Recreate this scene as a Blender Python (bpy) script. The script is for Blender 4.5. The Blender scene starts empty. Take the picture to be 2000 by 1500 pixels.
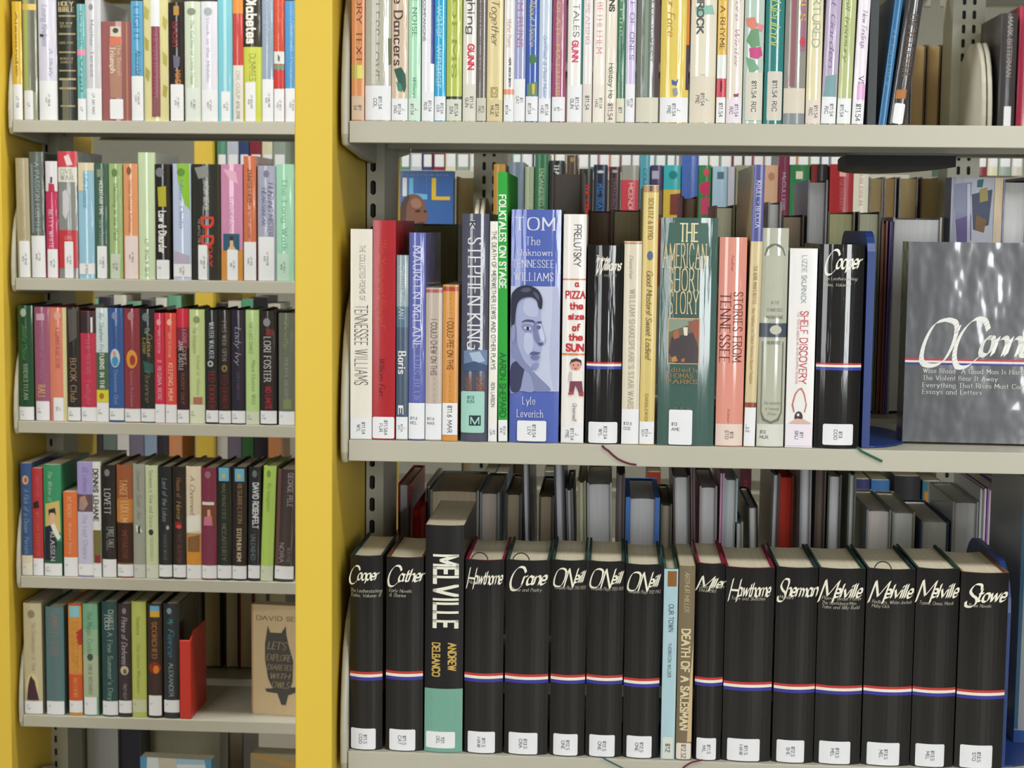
import bpy, math, random
from mathutils import Vector, Matrix
random.seed(7)
S = bpy.context.scene
# ------------------------------------------------------------------ camera
F = 3200.0; D = 1.69; CZ = 1.35
PITCH = math.atan(310 / F); YAW = math.atan(.06); ROLL = .0115
ROT = Matrix.Rotation(YAW, 3, 'Z') @ Matrix.Rotation(math.pi/2 - PITCH, 3, 'X') @ Matrix.Rotation(ROLL, 3, 'Z')
CAM = Vector((0, -D, CZ))
cd = bpy.data.cameras.new('camera'); cam = bpy.data.objects.new('camera', cd); S.collection.objects.link(cam)
cd.sensor_width = 36; cd.lens = F/2000*36; cd.clip_start = .05
cam.matrix_world = Matrix.Translation(CAM) @ ROT.to_4x4(); S.camera = cam
cd.dof.use_dof = True; cd.dof.focus_distance = 1.68; cd.dof.aperture_fstop = 20
# ------------------------------------------------------------------ world, lamps, exposure
W = bpy.data.worlds.new('world'); S.world = W; W.use_nodes = True
W.node_tree.nodes['Background'].inputs[0].default_value = (.93, .97, 1, 1)
W.node_tree.nodes['Background'].inputs[1].default_value = .5
def area(name, loc, rot, sx, sy, power, col=(1, 1, 1)):
    l = bpy.data.lights.new(name, 'AREA'); l.shape = 'RECTANGLE'; l.size = sx; l.size_y = sy; l.energy = power; l.color = col
    o = bpy.data.objects.new(name, l); o.location = loc; o.rotation_euler = rot; S.collection.objects.link(o); return o
LAMPS = [(-1.6, -.85), (.9, -.85), (-.4, .95), (-2.2, .95), (1.6, .95), (-.4, 2.35), (1.6, 2.35)]
for (x, y) in LAMPS:
    area('fluorescent_tube_light', (x, y, 2.62), (0, 0, 0), 1.2, .28, 30 if y < 0 else (36 if y < 2 else 22), (1, .99, .95))
area('added_front_light', (1.95, -4.2, 1.65), (math.radians(90), 0, math.radians(12)), .9, 1.7, 120, (.95, .98, 1))  # unseen window-like light added behind the camera for highlight streaks on the spines
area('added_front_light', (-1.9, -4.2, 1.65), (math.radians(90), 0, 0), 1.0, 1.7, 65, (.95, .98, 1))  # second unseen light added behind the camera, fills the shelf gaps
S.view_settings.view_transform = 'Standard'; S.view_settings.look = 'None'
S.view_settings.exposure = -.5; S.view_settings.gamma = 1; S.view_settings.use_curve_mapping = False

def ray(px, py): return ROT @ Vector(((px-1000)/F, -(py-750)/F, -1))
def at(px, py, Y):
    r = ray(px, py); t = (Y - CAM.y)/r.y; return CAM + r*t
def xz_at(px, z, Y):
    """point of the horizontal line (Y,z) that shows in pixel column px"""
    y = 750.0
    for _ in range(6):
        p = at(px, y, Y); y += (p.z - z)*F/(Y + D)
    return at(px, y, Y)
# ------------------------------------------------------------------ materials
def lin(h):
    v = [int(h[i:i+2], 16)/255 for i in (0, 2, 4)]
    return [(c/12.92 if c <= .04045 else ((c+.055)/1.055)**2.4) for c in v]
MC = {}
def mat(hexc, kind='print'):
    k = (hexc, kind)
    if k in MC: return MC[k]
    m = bpy.data.materials.new(kind + '_' + hexc); m.use_nodes = True; nt = m.node_tree; b = nt.nodes['Principled BSDF']
    c = [x*.86 for x in lin(hexc)]
    P = {'print': (.5, .3, 0, .2), 'jacket': (.5, .2, .5, .18), 'mylar': (.5, .12, 1, .08), 'paper': (.9, .15, 0, .3), 'label': (.55, .25, .1, .3),
         'metal': (.42, .4, .15, .3), 'panel': (.5, .35, .1, .3), 'cloth': (.8, .2, 0, .3), 'foil': (.3, .5, 1, .08), 'plain': (.6, .3, 0, .3), 'ribbon': (.6, .3, 0, .3)}[kind]
    if P[2] > .2: c = [x**(1 - .2*P[2]) if sum(c) > .12 else x for x in c]
    b.inputs['Roughness'].default_value = P[0]; b.inputs['Specular IOR Level'].default_value = P[1]
    b.inputs['Coat Weight'].default_value = P[2]; b.inputs['Coat Roughness'].default_value = P[3]
    tc = nt.nodes.new('ShaderNodeTexCoord'); mp = nt.nodes.new('ShaderNodeMapping'); nz = nt.nodes.new('ShaderNodeTexNoise')
    nt.links.new(tc.outputs['Object'], mp.inputs[0]); nt.links.new(mp.outputs[0], nz.inputs[0])
    sc, amt, bump = {'print': ((90, 90, 90), .05, 0), 'jacket': ((160, 160, 25), .07, .12), 'mylar': ((120, 120, 9), .10, .34), 'paper': ((1500, 8, 12), .22, .25),
                     'label': ((60, 60, 60), .03, .05), 'metal': ((9, 9, 9), .04, .02), 'panel': ((5, 5, 2), .05, .03), 'cloth': ((700, 700, 700), .08, .3),
                     'foil': ((15, 15, 9), .35, .9), 'plain': ((30, 30, 30), .06, .05), 'ribbon': ((900, 900, 900), .1, .1)}[kind]
    mp.inputs['Scale'].default_value = sc; nz.inputs['Scale'].default_value = 1; nz.inputs['Detail'].default_value = 3
    mx = nt.nodes.new('ShaderNodeMix'); mx.data_type = 'RGBA'
    mx.inputs[6].default_value = [x*(1-amt) for x in c] + [1]; mx.inputs[7].default_value = [min(1, x*(1+amt) + amt*.01) for x in c] + [1]
    nt.links.new(nz.outputs[0], mx.inputs[0]); nt.links.new(mx.outputs[2], b.inputs['Base Color'])
    if bump:
        bp = nt.nodes.new('ShaderNodeBump'); bp.inputs['Strength'].default_value = bump; bp.inputs['Distance'].default_value = .0012 if kind != 'foil' else .006
        nt.links.new(nz.outputs[0], bp.inputs['Height'])
        if P[2] > .2: nt.links.new(bp.outputs[0], b.inputs['Coat Normal'])
        if P[2] <= .2 or kind == 'foil': nt.links.new(bp.outputs[0], b.inputs['Normal'])
    MC[k] = m; return m
# ------------------------------------------------------------------ mesh helpers
class MB:
    def __init__(s): s.v = []; s.f = []; s.m = []; s.mats = []
    def mi(s, m):
        if m not in s.mats: s.mats.append(m)
        return s.mats.index(m)
    def poly(s, pts, m):
        n = len(s.v); s.v += [tuple(p) for p in pts]; s.f.append(tuple(range(n, n+len(pts)))); s.m.append(s.mi(m))
    def box(s, a, b, m):
        x0, y0, z0 = a; x1, y1, z1 = b
        for q in (((x0,y0,z0),(x1,y0,z0),(x1,y0,z1),(x0,y0,z1)), ((x1,y1,z0),(x0,y1,z0),(x0,y1,z1),(x1,y1,z1)), ((x0,y1,z0),(x0,y0,z0),(x0,y0,z1),(x0,y1,z1)),
                  ((x1,y0,z0),(x1,y1,z0),(x1,y1,z1),(x1,y0,z1)), ((x0,y0,z1),(x1,y0,z1),(x1,y1,z1),(x0,y1,z1)), ((x0,y1,z0),(x1,y1,z0),(x1,y0,z0),(x0,y0,z0))): s.poly(q, m)
    def prism(s, prof, z0, z1, m, capm=None, axis='z'):
        """prof: closed outline; extruded along an axis; caps as n-gons"""
        def P(a, b, c): return {'z': (a, b, c), 'x': (c, a, b), 'y': (a, c, b)}[axis]
        n = len(prof)
        for i in range(n):
            a, b = prof[i], prof[(i+1) % n]
            s.poly([P(a[0], a[1], z0), P(b[0], b[1], z0), P(b[0], b[1], z1), P(a[0], a[1], z1)], m)
        s.poly([P(a[0], a[1], z1) for a in prof], capm or m); s.poly([P(a[0], a[1], z0) for a in reversed(prof)], capm or m)
    def build(s, name, parent=None, loc=None, bevel=0):
        me = bpy.data.meshes.new(name); me.from_pydata(s.v, [], s.f)
        for m in s.mats: me.materials.append(m)
        me.polygons.foreach_set('material_index', s.m)
        if bevel:
            import bmesh
            bm = bmesh.new(); bm.from_mesh(me); bmesh.ops.remove_doubles(bm, verts=bm.verts, dist=1e-6)
            bmesh.ops.recalc_face_normals(bm, faces=bm.faces); bm.to_mesh(me); bm.free()
        me.update()
        o = bpy.data.objects.new(name, me); S.collection.objects.link(o)
        if parent: o.parent = parent
        if loc: o.location = loc
        if bevel:
            b = o.modifiers.new('bevel', 'BEVEL'); b.width = bevel; b.segments = 3; b.limit_method = 'ANGLE'; b.angle_limit = .6
        return o
def tag(o, label, cat, group=None):
    o['label'] = label; o['category'] = cat
    if group: o['group'] = group
    return o
def empty(name, loc, rz=0, ry=0):
    o = bpy.data.objects.new(name, None); S.collection.objects.link(o); o.location = loc; o.rotation_euler = (0, ry, rz); o.empty_display_size = .03; return o
# ------------------------------------------------------------------ stroke lettering
GL = {'A':(8,"00 4a 80|14 64"),'B':(6,"00 0a|~0a 4a 58 45 05|~05 45 62 50 00"),'C':(7,"~78 5a 2a 07 03 20 50 72"),'D':(7,"00 0a|~0a 4a 77 73 40 00"),
'E':(5,"00 0a|0a 5a|05 45|00 50"),'F':(5,"00 0a|0a 5a|05 45"),'G':(7,"~78 5a 2a 07 03 20 50 72|75 70|45 75"),'H':(7,"00 0a|70 7a|05 75"),'I':(2,"10 1a"),
'J':(4,"4a 42|~42 30 10 02"),'K':(6,"00 0a|6a 04|25 70"),'L':(5,"00 0a|00 50"),'M':(8,"00 0a 43 8a 80"),'N':(7,"00 0a 70 7a"),'O':(8,"~4a 19 05 11 40 71 85 79 4a"),
'P':(6,"00 0a|~0a 5a 68 55 05"),'Q':(8,"~4a 19 05 11 40 71 85 79 4a|53 8w"),'R':(6,"00 0a|~0a 4a 68 45 05|35 70"),'S':(5,"~58 4a 1a 07 25 44 52 40 10 02"),
'T':(6,"0a 6a|3a 30"),'U':(7,"0a 03|~03 20 50 73|73 7a"),'V':(8,"0a 40 8a"),'W':(10,"0a 30 5a 70 aa"),'X':(7,"0a 70|00 7a"),'Y':(8,"0a 45 8a|45 40"),'Z':(6,"0a 6a 00 60"),
'a':(6,"56 51 60|~55 36 16 03 10 30 51"),'b':(5,"0a 00|~05 26 46 53 40 20 01"),'c':(5,"~55 36 16 03 10 30 51"),'d':(6,"5a 51 60|~55 36 16 03 10 30 51"),
'e':(5,"03 53|~53 46 16 03 10 30 51"),'f':(4,"~4a 2a 18|18 10|06 36"),'g':(5,"56 5w|~5w 4v 1v 0w|~55 36 16 03 10 30 51"),'h':(5,"0a 00|~04 26 46 54|54 50"),
'i':(1,"06 00|08 09"),'j':(2,"16 1w|~1w 0v|18 19"),'k':(5,"0a 00|46 03|24 50"),'l':(1,"0a 00"),'m':(8,"06 00|~04 26 44|44 40|~44 66 84|84 80"),
'n':(5,"06 00|~04 26 46 54|54 50"),'o':(5,"~36 16 03 10 40 53 46 26"),'p':(5,"06 0v|~05 26 46 53 40 20 01"),'q':(5,"56 5v|~55 36 16 03 10 30 51"),'r':(3,"06 00|~04 26 36"),
's':(4,"~45 36 16 04 33 41 30 10 01"),'t':(3,"19 11|~11 20 30|06 36"),'u':(5,"06 02|~02 10 30 52|56 50"),'v':(6,"06 30 66"),'w':(8,"06 20 46 60 86"),'x':(5,"06 50|00 56"),
'y':(6,"06 30|66 1v"),'z':(5,"06 56 00 50"),'0':(6,"~3a 19 05 11 30 51 65 59 3a"),'1':(3,"08 2a 20"),'2':(5,"~08 2a 4a 58 00|00 50"),'3':(5,"~09 3a 58 25|~25 53 40 10 02"),
'4':(6,"40 4a 03 63"),'5':(5,"5a 0a 06|~06 36 53 40 10 01"),'6':(5,"~4a 17 03 10 40 53 36 05"),'7':(5,"0a 5a 20"),'8':(5,"~25 08 2a 4a 58 35 02 20 40 52 25"),
'9':(5,"~55 26 08 2a 4a 57 43 10"),'.':(1,"00 01"),',':(1,"11 0w"),"'":(1,"0a 08"),'-':(3,"04 34"),'&':(7,"~70 38 4a 59 36 03 20 50 74"),'!':(1,"0a 03|00 01"),
'*':(3,"14 16|04 24|05 25"),':':(1,"00 01|05 06"),'/':(4,"00 4a")}
def _val(c): return {'a': 10, 'w': -1.6, 'v': -3}.get(c, None) if c in 'awv' else int(c)
def hull(pts):
    pts = sorted(set((round(a, 7), round(b, 7)) for a, b in pts))
    def half(ps):
        h = []
        for p in ps:
            while len(h) > 1 and (h[-1][0]-h[-2][0])*(p[1]-h[-2][1]) - (h[-1][1]-h[-2][1])*(p[0]-h[-2][0]) <= 0: h.pop()
            h.append(p)
        return h
    a = half(pts); b = half(pts[::-1]); return a[:-1] + b[:-1]
STY = {'g': (.55, .55, 0, 0, 0, 2.1), 'G': (1.0, .95, 0, 0, 0, 2.4), 's': (.62, .26, 0, 0, 1, 3.0), 'b': (.95, .4, 0, 0, 1, 2.9), 'i': (.5, .2, .3, .25, 0, 1.7), 'c': (1.25, .1, .6, .42, 0, 1.3), 't': (.34, .34, 0, 0, 0, 2.4)}
def lettering(text, style, det=3):
    """convex pieces of a text in glyph units, baseline 0, cap height 10; returns pieces, width"""
    wx, wy, ang, shear, serif, gap = STY[style]; ca, sa = math.cos(ang), math.sin(ang)
    nib = [(sx*wx*ca - sy*wy*sa, sx*wx*sa + sy*wy*ca) for sx, sy in ((-1,-1),(1,-1),(1,1),(-1,1))]
    x = 0; out = []
    for ch in text:
        if ch == ' ': x += 5.5; continue
        if ch not in GL: continue
        w, st = GL[ch]; k = 1.0; dy = 0
        if style == 'c' and ch.isupper() and len(text) > 1: k = 1.7; dy = -4.5
        for s in st.split('|'):
            sm = s[0] == '~'; s = s.lstrip('~'); P = [(_val(p[0])*k, _val(p[1])*k + dy) for p in s.split()]
            Q = P
            if sm and len(P) > 2:
                Q = []
                for i in range(len(P)-1):
                    p0 = P[max(i-1, 0)]; p1 = P[i]; p2 = P[i+1]; p3 = P[min(i+2, len(P)-1)]
                    for j in range(det):
                        t = j/det
                        Q.append(tuple(.5*((2*p1[a]) + (-p0[a]+p2[a])*t + (2*p0[a]-5*p1[a]+4*p2[a]-p3[a])*t*t + (-p0[a]+3*p1[a]-3*p2[a]+p3[a])*t**3) for a in (0, 1)))
                Q.append(P[-1])
            elif serif:
                for (e, n) in ((P[0], P[1]), (P[-1], P[-2])):
                    if e[1] in (0, 6, 10) and abs(e[1]-n[1]) > 2: out.append([(x+e[0]-1.4, e[1]-wy), (x+e[0]+1.4, e[1]-wy), (x+e[0]+1.4, e[1]+wy), (x+e[0]-1.4, e[1]+wy)])
            for i in range(len(Q)-1):
                a, b = Q[i], Q[i+1]
                out.append(hull([(x + p[0] + p[1]*shear + n[0], p[1] + n[1]) for p in (a, b) for n in nib]))
        x += w*k + gap
        if style == 'c' and k > 1: x -= 1.5
    return out, max(x - gap, 1)
# ------------------------------------------------------------------ books
def clip(poly, a, sgn):
    out = []
    for i in range(len(poly)):
        p, q = poly[i], poly[(i+1) % len(poly)]; pi = (p[0]-a)*sgn >= 0; qi = (q[0]-a)*sgn >= 0
        if pi: out.append(p)
        if pi != qi:
            t = (a-p[0])/(q[0]-p[0]); out.append((a, p[1] + (q[1]-p[1])*t))
    return out
NS = 10
class Book:
    """a book whose spine (or, for flat ones, cover) faces the camera; local x 0..w, z 0..h, y 0 at the spine's corners"""
    def __init__(s, w, h, r): s.w = w; s.h = h; s.r = r; s.k = 0
    def by(s, x):
        u = min(1, max(0, x/s.w)); return -s.r*(1-(2*u-1)**2)
    def surf(s, mb, poly, off, m):
        i0 = max(0, min(NS-1, int(min(p[0] for p in poly)/s.w*NS))); i1 = max(0, min(NS-1, int(max(p[0] for p in poly)/s.w*NS - 1e-9)))
        if s.r < .0003: i0 = i1 = 0
        for i in range(i0, i1+1):
            q = poly
            if i > i0: q = clip(q, i*s.w/NS, 1)
            if i < i1 and len(q) > 2: q = clip(q, (i+1)*s.w/NS, -1)
            if len(q) > 2: mb.poly([(x, s.by(x)-off, z) for x, z in q], m)
def make_book(name, label, cat, group, xl, xr, yt, Yf, z0, col, dec=(), d=.15, r=None, kind='mylar', edge=None, pg='cfc6ae', lean=0, rz=0, flip=False, t=None, yb=None, hh=None, cover='cover', dz=.0004):
    a = xz_at(xl, z0, Yf); b = xz_at(xr, z0, Yf); w = b.x - a.x; xc = (xl+xr)/2
    h = hh or (at(xc, yt, Yf).z - z0); pxm = w/(xr-xl)
    if r is None: r = min(.0045, w*.13) if kind == 'mylar' else (min(.0025, w*.1) if kind == 'jacket' else .0004)
    if t is None: t = .0026 if (kind in ('mylar', 'cloth') and w > .012) else .0007
    bk = Book(w, h, r)
    if flip: root = empty(name, (b.x, Yf + d, z0 + dz + (w*math.sin(-lean) if lean < 0 else 0)), math.pi + rz, -lean)
    else: root = empty(name, (a.x, Yf + r, z0 + dz + (w*math.sin(lean) if lean > 0 else 0)), rz, lean)
    tag(root, label, cat, group)
    cm = mat(col, kind); em = mat(edge or col, 'cloth')
    # cover: boards and rounded spine as one bent sheet
    N = NS if r > .0003 else 1
    outer = [(0, d)] + [(w*i/N, bk.by(w*i/N)) for i in range(N+1)] + [(w, d)]
    inner = [(w-t, d)] + [(w - t - (w-2*t)*i/N, bk.by(w*(1-i/N)) + t) for i in range(N+1)] + [(t, d)]
    mb = MB(); O = outer; I = inner[::-1]; n = len(O)
    for i in range(n-1):
        mb.poly([(O[i][0], O[i][1], 0), (O[i+1][0], O[i+1][1], 0), (O[i+1][0], O[i+1][1], h), (O[i][0], O[i][1], h)], cm)
        mb.poly([(I[i+1][0], I[i+1][1], 0), (I[i][0], I[i][1], 0), (I[i][0], I[i][1], h), (I[i+1][0], I[i+1][1], h)], em)
        for z, fl in ((h, 1), (0, 0)):
            q = [(O[i][0], O[i][1], z), (O[i+1][0], O[i+1][1], z), (I[i+1][0], I[i+1][1], z), (I[i][0], I[i][1], z)]
            mb.poly(q if fl else q[::-1], em)
    for i, j in ((0, 0), (n-1, n-1)):
        q = [(O[i][0], d, 0), (I[j][0], d, 0), (I[j][0], d, h), (O[i][0], d, h)]; mb.poly(q if i else q[::-1], cm)
    mb.build(cover, root)
    # page block with a hollow fore-edge
    zi = .003 if t > .001 else .0004; g = .0002; fd = d - (.004 if t > .001 else .0005); hol = min(.006, w*.12) if t > .001 else 0
    x0, x1 = t+g, w-t-g
    prof = [(x0, fd)] + [(x0 + (x1-x0)*i/4, bk.by(x0+(x1-x0)*i/4) + t + g + .0004) for i in range(5)] + [(x1, fd)]
    if hol: prof += [(x1 - (x1-x0)*i/6, fd - hol*(1-(2*i/6-1)**2)) for i in range(1, 6)]
    mb = MB(); mb.prism(prof, zi, h-zi, mat(pg, 'paper')); mb.build('page_block', root)
    # print on the spine
    def zy(y): return at(xc, y, Yf).z - z0
    pb = MB(); k = 0; solo = not any(e[0] == 'S' for e in dec) and sum(e[0] in 'EP' for e in dec) < 14
    for e in dec:
        k += 1; off = .00012 + .00007*k; ty = e[0]
        if ty == 'B':
            _, y0, y1, c = e[:4]; u0, u1 = (e[4], e[5]) if len(e) > 5 else (0, 1)
            m2 = MB(); zt = min(zy(y0), h-.0002); zb = max(zy(y1), .0002)
            if zt <= zb: continue
            bk.surf(m2, [(u0*w, zb), (u1*w, zb), (u1*w, zt), (u0*w, zt)], off, mat(c, 'jacket')); m2.build('spine_band', root)
        elif ty == 'L':
            _, y0, y1, tx = e[:4]; u0, u1 = (e[4], e[5]) if len(e) > 5 else (.0, 1); c = e[6] if len(e) > 6 else 'eceef2'
            m2 = MB(); zt = min(zy(y0), h-.001); zb = max(zy(y1), .0008)
            if zt <= zb: continue
            x0, x1 = u0*w+.0002, u1*w-.0002; rr = min(.0016, (x1-x0)*.2) if (u0 > 0 or u1 < 1) else .0001
            pts = []
            for cx, cz, a0 in ((x1-rr, zb+rr, -90), (x1-rr, zt-rr, 0), (x0+rr, zt-rr, 90), (x0+rr, zb+rr, 180)):
                pts += [(cx + rr*math.cos(math.radians(a0+q)), cz + rr*math.sin(math.radians(a0+q))) for q in (0, 45, 90)]
            bk.surf(m2, pts, off, mat(c, 'label'))
            if tx:
                hor = tx[0] == '='; lines = tx.lstrip('=').split('/'); im = mat('45454c', 'print'); nl = len(lines); lw = x1-x0
                if hor:
                    cap = min(.0032, lw*.17)
                    for j, ln in enumerate(lines):
                        ps, W_ = lettering(ln, 'g', 1); sx = min(cap/10, lw*.8/W_)
                        for p in ps: bk.surf(m2, [(x0 + lw*.12 + q[0]*sx, (zt+zb)/2 - (j-.3)*cap*1.7 + q[1]*cap/10) for q in p], off+.0001, im)
                else:
                    cap = min(.0046 if nl == 1 else .0034, lw/(nl*1.75+.6))
                    for j, ln in enumerate(lines):
                        ps, W_ = lettering(ln, 'g', 1); L_ = (zt-zb)*.84; sx = min(cap/9, L_/W_); xb = (x0+x1)/2 + cap*(1.5*(nl-1)/2 - 1.5*j) - cap/2
                        for p in ps: bk.surf(m2, [(xb + q[1]*cap/10, zt - (zt-zb-W_*sx)*.5 - q[0]*sx) for q in p], off+.0001, im)
            m2.build('call_label', root)
        elif ty == 'V':
            _, tx, u, y0, y1, cap, c, st = e; ps, W_ = lettering(tx, st, 3 if cap > 10 else 2); zt = zy(y0); L_ = zt - zy(y1); cp = cap*pxm; m = mat(c, 'print')
            tb = MB()
            for p in ps: bk.surf(tb, [(u*w - cp/2 + q[1]*cp/10, zt - q[0]*L_/W_) for q in p], off, m)
            if tb.f: tb.build('title', root)
        elif ty == 'H':
            _, tx, yb_, u0, u1, cap, c, st = e; ps, W_ = lettering(tx, st, 4 if cap > 12 else 2); zb = zy(yb_); cp = cap*pxm; m = mat(c, 'print')
            tb = MB()
            for p in ps: bk.surf(tb, [(u0*w + q[0]*(u1-u0)*w/W_, zb + q[1]*cp/10) for q in p], off, m)
            if tb.f: tb.build('title', root)
        elif ty == 'E':
            _, u, y, ru, ry, c = e
            bk.surf(pb, [(u*w + ru*w*math.cos(q*math.pi/8), zy(y) + ry*pxm*math.sin(q*math.pi/8)) for q in range(16)], off, mat(c, 'print'))
            if solo: pb.build('spine_picture', root); pb = MB()
        elif ty == 'S':
            _, pts, c = e; n_ = len(pts); q_ = []
            for i in range(n_):
                p0, p1, p2, p3 = pts[i-1], pts[i], pts[(i+1) % n_], pts[(i+2) % n_]
                for j in range(4):
                    t_ = j/4; q_.append(tuple(.5*(2*p1[g_] + (p2[g_]-p0[g_])*t_ + (2*p0[g_]-5*p1[g_]+4*p2[g_]-p3[g_])*t_*t_ + (-p0[g_]+3*p1[g_]-3*p2[g_]+p3[g_])*t_**3) for g_ in (0, 1)))
            bk.surf(pb, [(min(.999, max(.001, u))*w, zy(y)) for u, y in q_], off, mat(c, 'print'))
        elif ty == 'P':
            _, pts, c = e; bk.surf(pb, [(u*w, min(h-.0004, max(.0004, zy(y)))) for u, y in pts], off, mat(c, 'print'))
            if solo and pb.f: pb.build('spine_picture', root); pb = MB()
    if pb.f: pb.build('spine_picture', root)
    return root
def V(t, u, y0, y1, cap, c='f0efe6', s='g'): return ('V', t, u, y0, y1, cap, c, s)
def H(t, y, u0, u1, cap, c='f0efe6', s='g'): return ('H', t, y, u0, u1, cap, c, s)
def B(y0, y1, c, *u): return ('B', y0, y1, c) + u
def L(y0, y1, t='', *u): return ('L', y0, y1, t) + u
def E(u, y, ru, ry, c): return ('E', u, y, ru, ry, c)
def Sm(c, *pts): return ('S', [(pts[i], pts[i+1]) for i in range(0, len(pts), 2)], c)
def P(c, *pts): return ('P', [(pts[i], pts[i+1]) for i in range(0, len(pts), 2)], c)
def row(group, Yf, z0, items, **base):
    out = []
    for it in items:
        xl, xr, yt, col, label, dec = it[:6]; o = dict(base)
        if len(it) > 6: o.update(it[6])
        Y = o.pop('Y', Yf)
        out.append(make_book('book', label, 'book', group, xl, xr, yt, Y, z0, col, dec, **o))
    return out
# ------------------------------------------------------------------ room shell
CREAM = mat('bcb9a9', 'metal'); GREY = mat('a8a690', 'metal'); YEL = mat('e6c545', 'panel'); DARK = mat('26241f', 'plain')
def struct(name, a, b, m):
    mb = MB(); mb.box(a, b, m); o = mb.build(name); o['kind'] = 'structure'; return o
struct('floor', (-5, -4.6, -.05), (5, 6, 0), mat('b4ad9f', 'plain'))
struct('ceiling', (-5, -4.6, 2.75), (5, 6, 2.8), mat('e6e4da', 'plain'))
struct('wall_back', (-5, 5.2, 0), (5, 5.3, 2.75), mat('d6d6c8', 'plain'))
struct('wall_left', (-5.1, -4.6, 0), (-5, 6, 2.75), mat('a9a698', 'plain'))
struct('wall_right', (5, -4.6, 0), (5.1, 6, 2.75), mat('a9a698', 'plain'))
struct('wall_front', (-5, -4.6, 0), (5, -4.5, 2.75), mat('c6c2b6', 'plain'))
# ------------------------------------------------------------------ shelving
ZA = [at(1300, 240.5, 0).z, at(1300, 871, 0).z, at(1200, 1483, 0).z]
YB = 1.30
ZB = [at(300, 236.5, YB).z, at(300, 546.5, YB).z, at(300, 827, YB).z, at(300, 1131.5, YB).z, at(300, 1404, YB).z]
YC = 2.70
ZC1 = at(850, 333, YC).z; ZC = [ZC1, ZC1-.285, ZC1-.57, ZC1-.855, ZC1+.285]
LIP = .0222
def slot_upright(parent, x0, x1, Y, z0, z1, cols, sw, sh, pitch, zref, m, depth=.05):
    """folded steel post with columns of punched rounded slots, backed by a dark sheet coloured as their inner shade"""
    mb = MB(); cw = sw + .004; xs = [x0]
    for c in cols: xs += [c-cw/2, c+cw/2]
    xs.append(x1); zs = zref - math.ceil((zref-z0)/pitch)*pitch; n = int((z1-zs)/pitch)
    for i in range(0, len(xs), 2): mb.poly([(xs[i], Y, zs), (xs[i+1], Y, zs), (xs[i+1], Y, zs+n*pitch), (xs[i], Y, zs+n*pitch)], m)
    for c in cols:
        for k in range(n):
            zc = zs + (k+.5)*pitch; hx = sw/2; hz = sh/2; b = sw*.32
            hole = [(hx, -hz+b), (hx, hz-b), (hx-b, hz), (-hx+b, hz), (-hx, hz-b), (-hx, -hz+b), (-hx+b, -hz), (hx-b, -hz)]
            ro = [(cw/2, -pitch/2), (cw/2, pitch/2), (cw/2, pitch/2), (-cw/2, pitch/2), (-cw/2, pitch/2), (-cw/2, -pitch/2), (-cw/2, -pitch/2), (cw/2, -pitch/2)]
            for i in range(8):
                j = (i+1) % 8; q = [ro[i], ro[j], hole[j], hole[i]]
                if ro[i] == ro[j]: q = [ro[i], hole[j], hole[i]]
                mb.poly([(c+a, Y, zc+b_) for a, b_ in q], m)
                mb.poly([(c+hole[i][0], Y, zc+hole[i][1]), (c+hole[j][0], Y, zc+hole[j][1]), (c+hole[j][0], Y+.003, zc+hole[j][1]), (c+hole[i][0], Y+.003, zc+hole[i][1])], m)
    zt = zs+n*pitch
    for x in (x0, x1): mb.poly([(x, Y, zs), (x, Y+depth, zs), (x, Y+depth, zt), (x, Y, zt)], m)
    mb.poly([(x0, Y+depth, zs), (x1, Y+depth, zs), (x1, Y+depth, zt), (x0, Y+depth, zt)], m)
    mb.poly([(x0, Y+.006, zs), (x1, Y+.006, zs), (x1, Y+.006, zt), (x0, Y+.006, zt)], DARK)  # dark sheet stands in for the shade inside the hollow post
    return mb.build('upright', parent)
def shelf(parent, x0, x1, Y, z, dep, back=False, brackets=(1, 1), bh=.155, bt=.009):
    """folded shelf tray with front lip; bent end brackets are its sub-parts"""
    s = -1 if back else 1
    prof = [(0, 0), (dep, 0), (dep, -LIP*.8), (dep-.002, -LIP*.8), (dep-.002, -.002), (.002, -.002), (.002, -LIP+.002), (.016, -LIP+.002), (.016, -LIP), (0, -LIP)]
    mb = MB(); mb.prism([(Y + s*a, z + b) for a, b in prof], x0, x1, CREAM, axis='x'); o = mb.build('shelf', parent, bevel=.0008)
    for side, on in zip((0, 1), brackets):
        if not on: continue
        xa = x0 - bt - .0006 if side == 0 else x1 + .0006
        pr = [(.006, -LIP-.003), (0, -LIP*.6), (-.001, .02), (.002, .05), (.008, .08), (.018, .11), (.034, .135), (.06, bh), (.12, bh+.004), (.17, bh-.01), (dep-.03, bh-.03), (dep-.03, -LIP-.014), (.12, -LIP-.012)]
        m2 = MB(); m2.prism([(Y + s*a, z + b) for a, b in pr], xa, xa+bt, CREAM, axis='x')
        m2.build('end_bracket', o, bevel=.0035)
    return o
def panel(parent, x0, x1, y0, y1, ztop=2.1):
    mb = MB(); mb.box((x0, y0, 0), (x1, y1, ztop), YEL); return mb.build('end_panel', parent, bevel=.002)
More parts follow.
